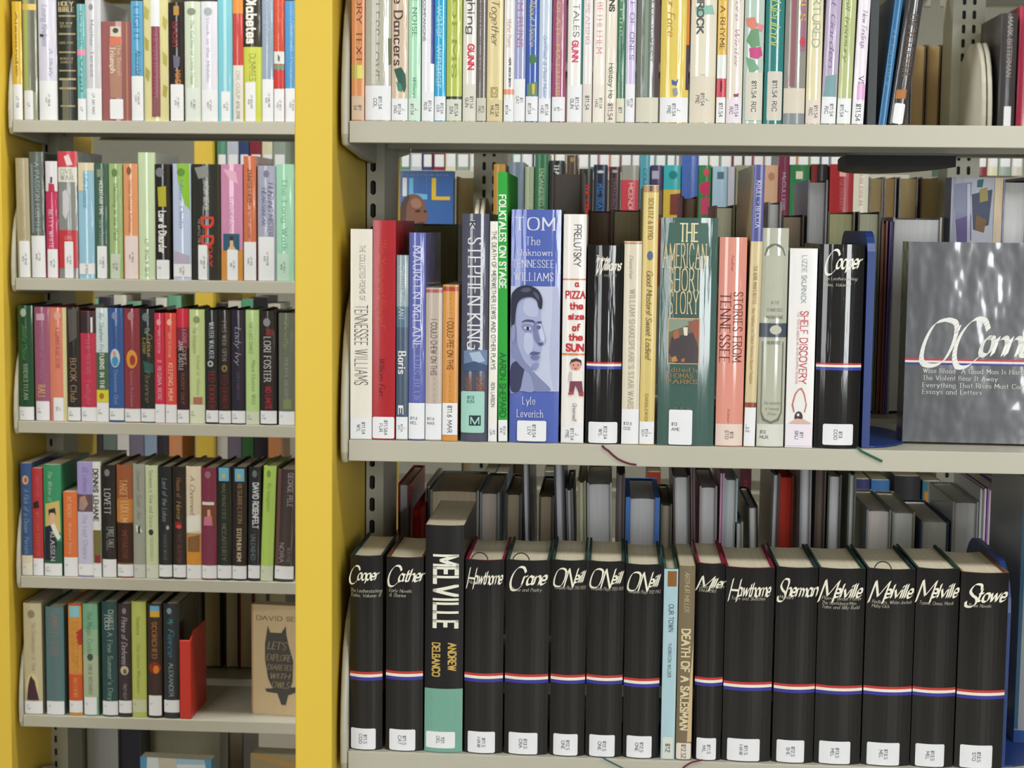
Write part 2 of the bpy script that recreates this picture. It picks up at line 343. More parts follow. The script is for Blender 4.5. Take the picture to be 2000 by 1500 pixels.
# near unit
UA = tag(empty('shelving_unit', (0, .25, 0)), 'near cream steel shelving unit with a yellow end panel filling the right of the photo', 'shelving')
def child_fix(u):
    for c in u.children: c.location = -u.location
YPA = -.02
xa0 = at(575.5, 700, YPA).x; xa1 = at(649, 700, YPA).x
panel(UA, xa0, xa1, YPA, .52)
xs0 = at(681, 860, 0).x; xs1 = xs0 + .905
ZAL = ZA + [ZA[0]+.335, ZA[2]-.33, ZA[2]-.66 if ZA[2]-.66 > .12 else .1]
for z in ZAL:
    shelf(UA, xs0, xs1, 0, z, .235, bt=.0085)
    shelf(UA, xs1+.022, xs1+.9, 0, z, .235, brackets=(1, 0))
for z in [ZA[0]+.012, ZA[1], ZA[2], ZAL[3], ZAL[4], ZAL[5]]:
    shelf(UA, xs0, xs1, .52, z, .235, back=True)
pu0 = at(715, 600, .2).x; pu1 = at(749, 600, .2).x
slot_upright(UA, pu0, pu1, .205, .02, 2.05, [at(727, 500, .2).x], .0064, .0165, .0265, at(727, 321, .2).z+.01325, mat('b4b2a4', 'metal'), .12)
slot_upright(UA, xs1-.02, xs1+.04, .205, .02, 2.05, [xs1-.005, xs1+.025], .0064, .0165, .0265, at(727, 321, .2).z+.01325, mat('b4b2a4', 'metal'), .09)
child_fix(UA)
# unit across the aisle
UB = tag(empty('shelving_unit', (0, YB+.25, 0)), 'cream steel shelving unit across the aisle with a yellow end panel at the left edge', 'shelving')
YPB = YB-.02
xb0 = at(9, 720, YPB).x
panel(UB, xb0-.05, xb0, YPB, YB+.52)
PB = YB+.2
c0 = at(96, 700, PB).x; c1 = at(955, 350, PB).x; c2 = at(1890, 110, PB).x
bx0 = at(33, 700, YB).x
edges = [(bx0, c1-.014), (c1+.006, c2-.014), (c2+.006, c2+.9)]
ZBL = ZB + [ZB[0]+.30, ZB[4]-.30]
for i, (a, b) in enumerate(edges):
    for z in ZBL:
        shelf(UB, a, b, YB, z, .235, brackets=(1, 1 if i < 2 else 0), bt=.0085)
        shelf(UB, a, b, YB+.52, z+(.012 if z == ZB[0] else 0), .235, back=True, brackets=(0, 0))
BM = mat('b9b8a2', 'metal')
slot_upright(UB, c0-.012, c0+.026, PB, .02, 2.05, [c0+.001], .0055, .0150, .0265, at(1885, 29, PB).z+.01325, BM, .09)
for c in (c1, c2): slot_upright(UB, c-.030, c+.030, PB, .02, 2.05, [c-.0095, c+.0095], .0068, .0165, .0265, at(1885, 29, PB).z+.01325, BM, .09)
child_fix(UB)
# farthest unit
UC = tag(empty('shelving_unit', (0, YC+.25, 0)), 'farthest cream shelving unit glimpsed between the rows through the gaps', 'shelving')
xc0 = at(381, 600, YC-.02).x; xc1 = at(416, 600, YC-.02).x
panel(UC, xc0, xc1, YC-.02, YC+.52)
for a, b in ((xc1+.012, xc1+.91), (xc1+.95, xc1+1.85), (xc0-.95, xc0-.012)):
    for z in ZC: shelf(UC, a, b, YC, z, .235, brackets=(0, 0))
slot_upright(UC, xc1+.905, xc1+.955, YC+.2, .02, 2.05, [xc1+.93], .0055, .0150, .0265, 1.5, BM, .09)
child_fix(UC)
# ------------------------------------------------------------------ ceiling fixtures
for i, (x, y) in enumerate(LAMPS):
    f = empty('ceiling_light', (x, y, 2.66)); mb = MB(); mb.prism([(-.16, .09), (-.15, .0), (.15, .0), (.16, .09)], -.64, .64, mat('e8e8e4', 'metal'), axis='x'); mb.build('housing', f)
    tag(f, 'long fluorescent ceiling fixture, %s, above the %s' % (('left one','right one','left one','far left one','right one','left one','right one')[i], ('aisle the camera stands in','aisle the camera stands in','aisle behind the near unit','aisle behind the near unit','aisle behind the near unit','farthest row','farthest row')[i]), 'lamp', 'ceiling fixtures')
# ------------------------------------------------------------------ bookends
def bookend(name, label, x, Y, z, h, dep, col, lean=0, foot=.0, th=.0016, top=.03, cat='bookend', rz=0, shape='round'):
    r = empty(name, (x, Y, z+.0004), rz, lean); tag(r, label, cat)
    m = mat(col, 'metal'); mb = MB()
    pr = [(0, 0)] + [(top - top*math.cos(a*math.pi/10), h - top + top*math.sin(a*math.pi/10)) for a in range(0, 6)] + [(dep-top + top*math.sin(a*math.pi/10), h-top+top*math.cos(a*math.pi/10)) for a in range(0, 6)] + [(dep, 0)]
    mb.prism(pr, 0, th, m, axis='x'); mb.build('upright_plate', r)
    if foot:
        sg = 1 if foot > 0 else -1; mb = MB(); n = 14
        pr = [(0, .0), (0, dep)] + [(foot*math.sin(k*math.pi/n), dep/2 + dep/2*math.cos(k*math.pi/n)) for k in range(1, n)]
        mb.prism(pr, 0.0003, .0018, m); mb.build('foot_plate', r)
    return r
# ------------------------------------------------------------------ near unit, middle shelf
YA = .004
K = '0f0f12'; WH = 'f2f2ea'
row('books on the middle shelf of the near unit', YA, ZA[1], [
 (684,726,448,'eae6da','cream paperback with thin hand-drawn grey capitals, first on the middle near shelf',[V('THE COLLECTED POEMS OF',.55,480,588,10,'57504a','t'),V('TENNESSEE WILLIAMS',.5,597,752,24,'4d4742','t'),L(817,857,'811.54/WIL')],{'kind':'jacket','r':.0004}),
 (727,771,431,'a8161f','tall red hardback with orange lettering beside the cream poems paperback',[V('"The Years and Beyond"'.replace('"',"'"),.42,468,640,13,'c8502a','i'),V('William Furr',.42,700,775,10,'5a1010','i'),L(815,857,'811.564/FUR',.0,.98)],{'kind':'jacket','d':.16,'r':.001}),
 (773,796,499,'7d8f97','slim slate grey jacketed book between the red hardback and a blue spine',[B(600,640,'4c6a80'),B(640,815,'3d4f66'),V('CYNTHIA RYLANT',.42,520,625,10,'c9d6da','s'),V('Boris',.5,688,730,14,'f2f2ee','b'),V('E',.4,795,808,9,'e8e8e8','G'),L(815,858,'J/811.54/RYL')],{'d':.14}),
 (797,829,455,'4a52a0','blue violet spine with widely spaced white serif capitals',[V('MAUREEN McLANE',.5,482,680,16,'d4d6ee','s'),V('THIS BLUE',.5,692,786,12,'8f95cc','s'),L(788,858,'=811.6/MCL')],{'kind':'mylar','d':.15}),
 (830,862,563,'b8a99c','short mottled beige spine about chewing, left of the orange one',[V('I COULD CHEW ON THIS',.5,624,733,11,'5c5350','g'),V('* * * * *',.55,738,786,4,'8a5a50','t'),B(566,572,'a85050'),L(789,859,'=811.6/MAR')],{'kind':'jacket','d':.13}),
 (863,893,557,'d08a3c','short orange cat-fur spine standing right of the mottled beige one',[V('I COULD PEE ON THIS',.5,622,722,11,'5e3a1a','g'),V('* * * * *',.5,574,614,4,'8a5420','t'),V('* * * * * *',.5,735,785,4,'8a5420','t'),B(561,569,'a8381c'),L(788,850,'811.6 MAR')],{'kind':'jacket','d':.13}),
 (899,951,418,'3a3c4e','tall dark slate spine with very large white serif author name and mint call label',[V('STEPHEN KING',.5,466,682,27,'e6e6ec','s'),P('c8c8cc',.28,431,.48,431,.48,447,.28,447),V('K',.38,434,444,10,'333340','b'),P('6f86a8',.1,686,.98,684,.98,724,.1,726),P('a9bdd6',.3,690,.7,687,.9,706,.5,712),P('3f5478',.1,712,.5,706,.98,714,.98,725,.1,726),V('STORM',.72,738,764,14,'a0664c','b'),V('CENTURY',.3,738,764,12,'a0664c','b'),L(765,846,'',.0,.9,'a4d4c8'),P('26343a',.32,812,.76,812,.76,832,.32,832),P('a4d4c8',.37,829,.37,815,.42,815,.54,826,.66,815,.71,815,.71,829,.67,829,.67,820,.54,831,.41,820,.41,829),H('813',780,.25,.5,6,'3f6f70','g'),H('KIN',788,.25,.5,6,'3f6f70','g')],{'d':.165,'edge':'2e4a3e'}),
 (953,970,433,'ece9e0','very thin white play script with small black title, left of the bright green one',[V('THE DEATH OF MERIWETHER LEWIS AND OTHER PLAYS',.5,452,722,8,'4a4648','g'),V('RON LARSON',.5,748,795,7,'6a6668','g'),L(828,862,'812/LAR')],{'kind':'jacket','d':.15}),
 (973,991,337,'2fa63c','tall thin bright green book with white capitals reading down',[V('FOLKTALES ON STAGE',.5,382,563,12,'eef6ea','G'),V('AARON SHEPARD',.5,690,815,11,'1f5a2c','g'),L(821,863,'812.54/SHE')],{'kind':'plain','d':.19,'lean':-.012}),
 (994,1090,410,'3c50a8','wide blue biography spine carrying a black-and-white profile photograph of a young man',
  [H('TOM',450,.08,.86,24,'dcdff0','s'),H('The',479,.3,.58,15,'d0d4ee','s'),H('Unknown',500,.13,.82,12,'d0d4ee','s'),H('TENNESSEE',523,.04,.86,14,'dcdff0','s'),H('WILLIAMS',549,.07,.85,15,'dcdff0','s'),
   ('B',560,765,'a9b0d2'),P('c2c8e2',.0,560,.9,560,.98,640,.92,764,.0,764),Sm('b4bbdb',.86,562,.98,580,.99,720,.9,762,.8,700,.84,620),
   Sm('8089b2',.34,716,.6,738,.84,762,.6,764,.3,764,.24,740),Sm('939bc3',.02,668,.2,676,.36,720,.5,764,.2,764,.0,764),Sm('3a3d60',.02,716,.2,706,.3,716,.26,740,.2,764,.02,764),
   Sm('a6aed4',.02,600,.12,578,.3,568,.48,574,.58,586,.615,604,.62,622,.64,632,.7,652,.735,664,.7,673,.635,675,.645,684,.61,690,.63,697,.6,703,.6,712,.55,722,.44,728,.3,722,.16,708,.06,690,.02,650),
   Sm('838bb6',.03,600,.09,606,.12,640,.16,676,.3,706,.46,722,.4,728,.24,718,.1,702,.03,690),Sm('b9c0e0',.3,586,.5,582,.56,600,.54,618,.36,618,.26,606),
   Sm('bcc3e2',.3,652,.44,654,.47,678,.38,694,.28,680),Sm('7780ab',.47,634,.53,630,.56,648,.6,664,.56,672,.48,660),Sm('c6cce8',.58,634,.62,634,.7,660,.66,668,.6,656),
   Sm('4a4d72',.22,631,.32,625,.46,626,.5,631,.44,630,.32,629),Sm('4a4d72',.54,629,.62,628,.63,632,.56,632),Sm('8890b8',.23,636,.36,633,.46,637,.44,648,.3,648),Sm('dfe3f2',.28,641,.36,638,.42,642,.36,645),Sm('2c2f52',.33,639,.38,639,.38,645,.33,645),Sm('5a608c',.55,637,.61,637,.61,642,.56,643),
   Sm('535988',.56,671,.63,669,.68,672,.62,676),Sm('565c8c',.4,691,.48,687,.56,688,.62,689,.56,693,.46,694),Sm('6f77a4',.42,697,.52,695,.6,697,.55,703,.46,702),Sm('8a92bc',.46,712,.56,709,.57,717,.48,722),
   Sm('2a2c42',.01,584,.08,568,.2,560,.34,558,.48,562,.58,570,.645,586,.63,604,.57,600,.53,588,.42,581,.26,583,.15,592,.11,610,.08,634,.02,640),Sm('50546e',.2,568,.32,562,.42,566,.32,572),Sm('50546e',.46,570,.56,576,.58,588,.5,580),
   Sm('8e96c0',.03,640,.09,636,.11,652,.08,668,.03,666),
   H('Lyle',790,.27,.52,14,'dcdff0','s'),H('Leverich',815,.16,.68,14,'dcdff0','s'),L(822,862,'813.54/LEV',.16,.76)],{'d':.165,'r':.003,'edge':'8a2430'}),
 (1095,1139,419,'ece8e4','white children\'s verse spine with stacked red title words and a little cartoon boy',
  [V('PRELUTSKY',.62,440,521,13,'4f4a4c','g'),B(545,547.5,'d0702c'),H('a',560,.55,.7,11,'cc2a34','G'),H('PIZZA',583,.14,.97,13,'cc2a34','G'),H('the',604,.34,.88,12,'cc2a34','G'),H('size',624,.28,.93,11,'cc2a34','G'),H('of',646,.46,.78,12,'cc2a34','G'),H('the',665,.32,.88,12,'cc2a34','G'),H('SUN',686,.2,.94,13,'cc2a34','G'),B(691,694,'d0702c'),
   P('f0ece8',.36,724,.88,724,.96,746,.3,746),E(.62,714,.24,11,'e0a294'),P('3a3034',.34,714,.42,703,.64,700,.86,704,.88,716,.8,708,.62,706,.42,709),P('c8c4c4',.34,728,.46,726,.46,746,.3,744),P('7b4050',.38,745,.9,745,.96,768,.78,768,.62,752,.54,768,.34,766),P('b8404c',.3,768,.56,764,.54,771,.32,772),P('b8404c',.76,768,.98,766,.98,775,.8,774),P('3a3034',.5,712,.54,712,.54,715,.5,715),P('3a3034',.7,712,.74,712,.74,715,.7,715),P('a04048',.54,719,.7,719,.62,722),
   V('Greenwill',.6,788,822,8,'5a5658','i'),L(833,864,'J/811.54/PRE')],{'kind':'jacket','d':.16,'edge':'d8d4cc'}),
 (1143,1211,480,K,'black classic in shiny film with tricolour stripe and a maroon ribbon hanging below',[H('Tennessee',510,.2,.62,8,'e8e4d8','c'),H('Williams',528,.2,.92,20,'f4f0e4','c'),H('Plays 1937-1955',541,.2,.8,4,'b0aca4','i'),B(708,711.5,'c02434'),B(711.5,716,'f0ead8'),B(716,722,'2a3a9c'),L(825,868,'812.54/WIL',.08,.92)],{'d':.13,'edge':'5a2430','r':.005}),
 (1213,1247,472,'d8cfb8','cream spine with faint grey capitals between the black striped classic and a tan one',[V('Doescher',.4,500,545,7,'a09888','i'),V('WILLIAM SHAKESPEARE\'S STAR WARS',.5,566,798,10,'a8a090','s'),B(466+8,477,'c87850'),L(800,870,'=812.6/DOE')],{'kind':'jacket','d':.14}),
 (1248,1277,362,'d4bb6e','tall thin straw yellow spine with patterned top and italic title about masters and ladies',[B(363,376,'a8845a'),V('********',.5,364,374,16,'5a4030','G'),V('SCHLITZ & BYRD',.5,388,468,9,'6a5a34','s'),E(.5,500,.2,9,'5c6a84'),V('Good Masters! Sweet Ladies!',.5,530,702,11,'4a4030','i'),V('CANDLEWICK',.45,770,826,5,'8a7a44','g'),L(824,871,'J/812.6/SCH')],{'kind':'jacket','d':.2}),
 (1283,1393,426,'2c4a44','very wide dark green anthology spine with gold condensed capitals and a small painted picture',[P('46665e',.14,436,.82,436,.86,500,.1,500),H('THE',472,.34,.64,34,'e6dcb0','b'),H('AMERICAN',523,.05,.8,45,'dcc9a0','s'),H('SHORT',568,.16,.7,42,'dcc9a0','s'),H('STORY',613,.17,.68,42,'dcc9a0','s'),
   P('d0b088',.15,622,.72,622,.72,712,.15,712),P('6d6a5a',.17,624,.7,624,.7,710,.17,710),P('8c9a88',.17,624,.62,624,.5,636,.17,650),P('9a5a48',.5,628,.7,626,.7,666,.6,660),P('4a4248',.22,660,.6,650,.7,680,.7,710,.3,710,.17,690),P('e4dccc',.42,640,.5,640,.5,656,.44,656),P('a86a48',.24,650,.34,644,.36,660,.26,664),P('c08a50',.22,700,.3,696,.34,706,.24,708),P('b4703c',.4,702,.46,700,.46,707,.4,708),
   H('Edited',727,.15,.56,8,'b08858','s'),H('by',727,.62,.7,8,'b08858','s'),H('THOMAS',739,.15,.6,9,'b08858','s'),H('PARKS',750,.15,.68,8,'b08858','s'),H('* * *',800,.3,.56,5,'b08858','g'),L(801,871,'=813/AME',.2,.62)],{'d':.175,'r':.0045,'edge':'2a3a36'}),
 (1397,1450,464,'d88474','coral pink spine with two lines of dark capitals about stories',[V('Faulkner',.48,500,530,5,'a05848','i'),V('STORIES FROM',.72,572,707,17,'6a3a3a','s'),V('TENNESSEE',.26,574,708,19,'6a3a3a','s'),V('Editor',.46,800,826,4,'905048','i'),L(829,872,'813/STO',0,1,'e8d4c8')],{'kind':'mylar','edge':'c8a878','d':.16}),
 (1452,1474,322,'d0bc8c','tall thin spine, violet blue at the top with two names and straw below',[B(322,472,'4a4c8c'),V('KRULL * BECCIA',.5,354,445,9,'dcdcec','s'),V('THE BONE MAN\'S BOTTLE',.5,520,595,7,'8a6a4c','s'),V('How Ambitious and Oddball Americans Became Presidents',.45,602,750,6,'9a7a58','i'),B(787,796,'8a3a2c'),L(797,872,'=J/813/KRU')],{'kind':'jacket','d':.21,'lean':.012}),
 (1477,1530,446,'a8ab98','grey green spine with thin ruled outline and a small black band with an oval',[P('70756a',.12,500,.2,484,.34,478,.5,476,.66,478,.8,484,.9,500,.86,500,.76,487,.5,479,.26,487,.16,500),P('b8bbaa',.16,500,.84,500,.84,620,.16,620),H('IN THE',595,.4,.7,6,'707060','g'),H('TENNESSEE',609,.25,.85,6,'707060','s'),H('MOUNTAINS',623,.25,.85,6,'707060','s'),B(632,659,'3c4452'),E(.6,645,.22,9,'c4c6b4'),H('MURFREE',673,.3,.8,6,'606050','s'),
   P('70756a',.12,668,.15,668,.15,806,.12,806),P('70756a',.88,668,.91,668,.91,806,.88,806),P('70756a',.12,806,.2,822,.5,828,.8,822,.91,806,.86,806,.76,818,.5,824,.26,818,.16,806),H('The University',790,.25,.85,5,'808070','s'),H('of Tennessee',801,.3,.8,5,'808070','s'),H('Press',811,.4,.7,5,'808070','s'),L(829,872,'=813/MUR',0,1,'d8dad0')],{'kind':'mylar','edge':'6a7a5a','d':.155,'r':.0035}),
 (1533,1586,486,'eceaea','white paperback with red capitals about a shelf and a drawn necklace near its foot',[V('LIZZIE SKURNICK',.53,500,592,9,'8aa0a4','g'),V('SHELF DISCOVERY',.58,609,750,14,'cc4454','g'),V('THE TEEN CLASSICS WE NEVER STOPPED READING',.36,610,750,4,'d88a90','g'),
   P('c4785c',.44,760,.56,758,.68,770,.76,792,.7,806,.66,806,.72,790,.64,772,.55,762,.46,762,.34,772,.26,790,.32,806,.28,806,.2,792,.3,770),E(.47,815,.15,11,'4a3434'),E(.45,811,.05,3,'e8e0e0'),P('d8b8a8',.1,828,.4,818,.7,820,.96,828),L(829,871,'811/SKU',.0,1,'eee6f2')],{'kind':'jacket','r':.0008,'d':.155}),
 (1590,1678,478,K,'wide black classic in shiny film with tricolour stripe, against the blue bookend',[H('Cooper',524,.14,.9,27,'f4f0e4','c'),H('The Leatherstocking',548,.1,.84,6,'c8c4b8','i'),H('Tales, Volume I',560,.1,.7,6,'c8c4b8','i'),B(710,713.5,'c02434'),B(713.5,718,'f0ead8'),B(718,724,'2a3a9c'),L(829,870,'813/COO',.18,.86)],{'d':.13,'edge':'2a4a3a','r':.005}),
])
oc = make_book('book','large dark book turned cover out in crinkled shiny film, right end of middle shelf','book','books on the middle shelf of the near unit',1762,2062,478,.055,ZA[1],'42444a',
 [('B',706,710,'b83848',.0,1),('B',710,714,'e8e2d8',.0,1),('B',714,718,'3c3c90',.0,1),H("O'Connor",696,.1,.86,54,'f4f4f0','c'),H('Wise Blood  A Good Man Is Hard to Find',734,.12,.92,9,'e4e4e0','s'),H('The Violent Bear It Away',748,.12,.6,9,'e4e4e0','s'),H('Everything That Rises Must Converge',762,.12,.88,9,'e4e4e0','s'),H('Essays and Letters',775,.12,.5,9,'e4e4e0','s')],
 d=.045,r=.0004,kind='foil',edge='2a2a2c',rz=-.03,pg='c8bea8',dz=.0024)
# thin film sleeve edge and ribbons
def ribbon(book, pts, wd, col):
    mb = MB(); m = mat(col, 'ribbon'); L0 = book.location
    for (a, b) in zip(pts[:-1], pts[1:]):
        A = Vector(a) - L0; Bv = Vector(b) - L0; dv = (Bv-A); n = Vector((-dv.z, 0, dv.x)); n = n.normalized()*wd/2 if n.length > 1e-7 else Vector((wd/2, 0, 0))
        t = Vector((0, -.0006, 0))
        mb.poly([A-n+t, Bv-n+t, Bv+n+t, A+n+t], m); mb.poly([A-n, A+n, Bv+n, Bv-n], m); mb.poly([A-n+t, A-n, Bv-n, Bv-n+t], m); mb.poly([A+n+t, Bv+n+t, Bv+n, A+n], m)
    return mb.build('ribbon', book)
def find(part):
    for o in S.objects:
        if 'label' in o and part in o['label']: return o
    raise Exception(part)
def pix(Y, *p): return [tuple(at(a, b, Y)) for a, b in p]
ribbon(find('maroon ribbon hanging'), pix(-.0012,(1176,870),(1181,876),(1188,880),(1196,888),(1206,896),(1218,902),(1230,906),(1243,908)), .0021, '5c1c34')
ribbon(find('against the blue bookend'), pix(-.0012,(1674,873),(1682,881),(1700,890),(1723,901)), .0024, '1e5a3c')
bk1 = bookend('bookend','blue steel bookend holding up the middle near shelf, right of the last black spine',at(1683,860,.012).x,.012,ZA[1],.2235,.2,'18387c',foot=.062,th=.008)
# ------------------------------------------------------------------ near unit, bottom shelf
SET = [
 (682,745,1087,'Cooper',[('The Leatherstocking',1158),('Tales, Volume II',1167)],1321,'leftmost on the bottom shelf against the bracket','2a4038','mound',-.02,.84),
 (752,824,1090,'Cather',[('Early Novels',1158),('& Stories',1167)],1320,'second from the left, before the taller biography','6a4a2a','',.05,.98),
 (905,980,1095,'Hawthorne',[('Novels',1142)],1324,'just right of the tall biography with sea-green foot','8a2038','loop',.06,.94),
 (984,1068,1096,'Crane',[('Prose and Poetry',1156)],1326,'with a big swashed five-letter name, before the three alike','2c4a40','loop',.1,.9),
 (1073,1140,1096,"O'Neill",[('Complete Plays 1913-1920',1152)],1327,'first of the three with the same apostrophe name','2c4a40','',.05,.9),
 (1143,1213,1098,"O'Neill",[('Complete Plays 1920-1931',1154)],1328,'middle one of the three with the same apostrophe name','2c4a40','',.05,.9),
 (1216,1285,1104,"O'Neill",[('Complete Plays 1932-1943',1160)],1334,'last of the three with the same apostrophe name','2c4a40','',.05,.9),
 (1354,1408,1102,'Miller',[('Collected Plays',1150),('1944-1961',1158)],1332,'narrowest of the set, right of the brown play','8a2038','',.03,.97),
 (1410,1504,1110,'Hawthorne',[('Tales and Sketches',1173)],1341,'broad one left of the memoirs','8a2038','',.08,.9),
 (1508,1588,1110,'Sherman',[('Memoirs',1171)],1345,'of memoirs, in the right half of the bottom shelf','2c3c40','',.05,.97),
 (1590,1680,1112,'Melville',[('Pierre, Israel Potter',1173),('The Confidence-Man',1182),('Tales and Billy Budd',1190)],1348,'first of three same-name volumes, with three small print lines','2c4a40','',.04,.9),
 (1683,1777,1113,'Melville',[('Redburn, White-Jacket',1180),('Moby-Dick',1188)],1350,'middle of three same-name volumes, a ribbon loop over its top','2c3c40','loop',.08,.92),
 (1779,1862,1112,'Melville',[('Typee, Omoo, Mardi',1182)],1352,'last of three same-name volumes, next to the final one','2c4a40','',.04,.95),
 (1865,1958,1120,'Stowe',[('Three Novels',1187)],1357,'rightmost, leaning against the blue end plate','8a5a3a','',.12,.92)]
for (xl,xr,yt,name,subs,ys,where,edge,fl,u0,u1) in SET:
    cap = (yt+45-yt)*.52 if len(name) > 5 else 27
    cap = min(26, (xr-xl)*.32)
    dec = [H(name, yt+46+(6 if yt>1105 else 0) - (4 if name=="O'Neill" else 0) + (3 if name in('Melville','Stowe','Sherman','Hawthorne') and xl>1300 else 0), u0, u1, cap, 'f2eedc','c')]
    for s_, y in subs: dec.append(H(s_, y, u0+.03, min(u0+.03+len(s_)*.052*70/(xr-xl), .97), 6.5, 'c0bcac', 'i'))
    dec += [B(ys-8,ys-3,'bc3030'),B(ys-3,ys+2.5,'eee8d2'),B(ys+2.5,ys+9,'2c2c90')]
    yl = 1424 + (xl-700)*.028; dec.append(L(yl, 1600, '81%d.5/%s' % (1+len(name)%3, name.replace("'",'')[:3].upper()), .03 if xl<700 else .1, .82 if (xr-xl) < 80 else .78))
    b = make_book('book','black classic, '+where,'book','matching black classics on the bottom near shelf',xl,xr,yt,YA,ZA[2],K,dec,d=.128,r=.0055,edge=edge,kind='mylar',pg='e8dec6')
    if fl == 'loop':
        w = b.children[0].dimensions.x; h = at((xl+xr)/2,yt,YA).z - ZA[2]; ox,oy,oz = b.location
        ps = [(ox + w*.5 + .009*math.cos(a*math.pi/8), oy+.004+.006*math.sin(a*math.pi/8)*.4, oz + h - .003 + .009*math.sin(a*math.pi/8)) for a in range(9)]
        ribbon(b, ps, .0012, '3a1c24' if edge[0]=='8' else '22302c')
row('books on the bottom shelf of the near unit', YA, ZA[2], [
 (828,902,1027,K,'tallest black biography with huge white capitals reading down and sea-green foot, on the bottom shelf',[V('MELVILLE',.54,1086,1226,42,'eceadc','G'),V('ANDREW',.72,1257,1310,14,'cfae5c','G'),V('DELBANCO',.3,1257,1322,14,'cfae5c','G'),B(1346,1600,'6aa18e'),L(1430,1462,'921/DEL',.04,.82)],{'d':.155,'r':.004,'edge':'c8a8a0','kind':'jacket'}),
 (1290,1317,1112,'9cc0cc','slim pale blue play with brown square near its top, left of the brown play',[P('8a5a28',.25,1116,.9,1116,.9,1146,.25,1146),V('OUR TOWN',.55,1181,1234,9,'44545c','g'),V('THORNTON WILDER',.5,1257,1323,6,'54646c','g'),L(1440,1500,'812',.1,.9,'d8dcd4')],{'d':.13,'edge':'3a6a5a','r':.001}),
 (1319,1350,1106,'6f6148','brown play with cream slanting capitals about a salesman, left of the narrowest black classic',[V('ARTHUR MILLER',.5,1118,1195,9,'c8b88c','i'),V('DEATH OF A SALESMAN',.5,1230,1426,15,'e0d2aa','G'),P('d0b88c',.8,1330,.98,1250,.98,1450,.7,1450),L(1452,1500,'812.52',.03,.97,'e6dcd0')],{'d':.12,'kind':'jacket','r':.002,'edge':'b89c6c'}),
])
ribbon(find('middle one of the three'), pix(-.0012,(1174,1478),(1190,1487),(1214,1499),(1240,1512)), .0013, '24585c')
ribbon(find('narrowest of the set'), pix(-.0012,(1372,1484),(1350,1489),(1336,1498),(1328,1510)), .0016, '6a1c40')
bk2 = bookend('bookend','tall blue steel end plate closing the bottom near shelf, right of the last black classic',at(1963,1200,.012).x,.012,ZA[2],.215,.2,'1b3874',foot=.07,top=.05,th=.006)
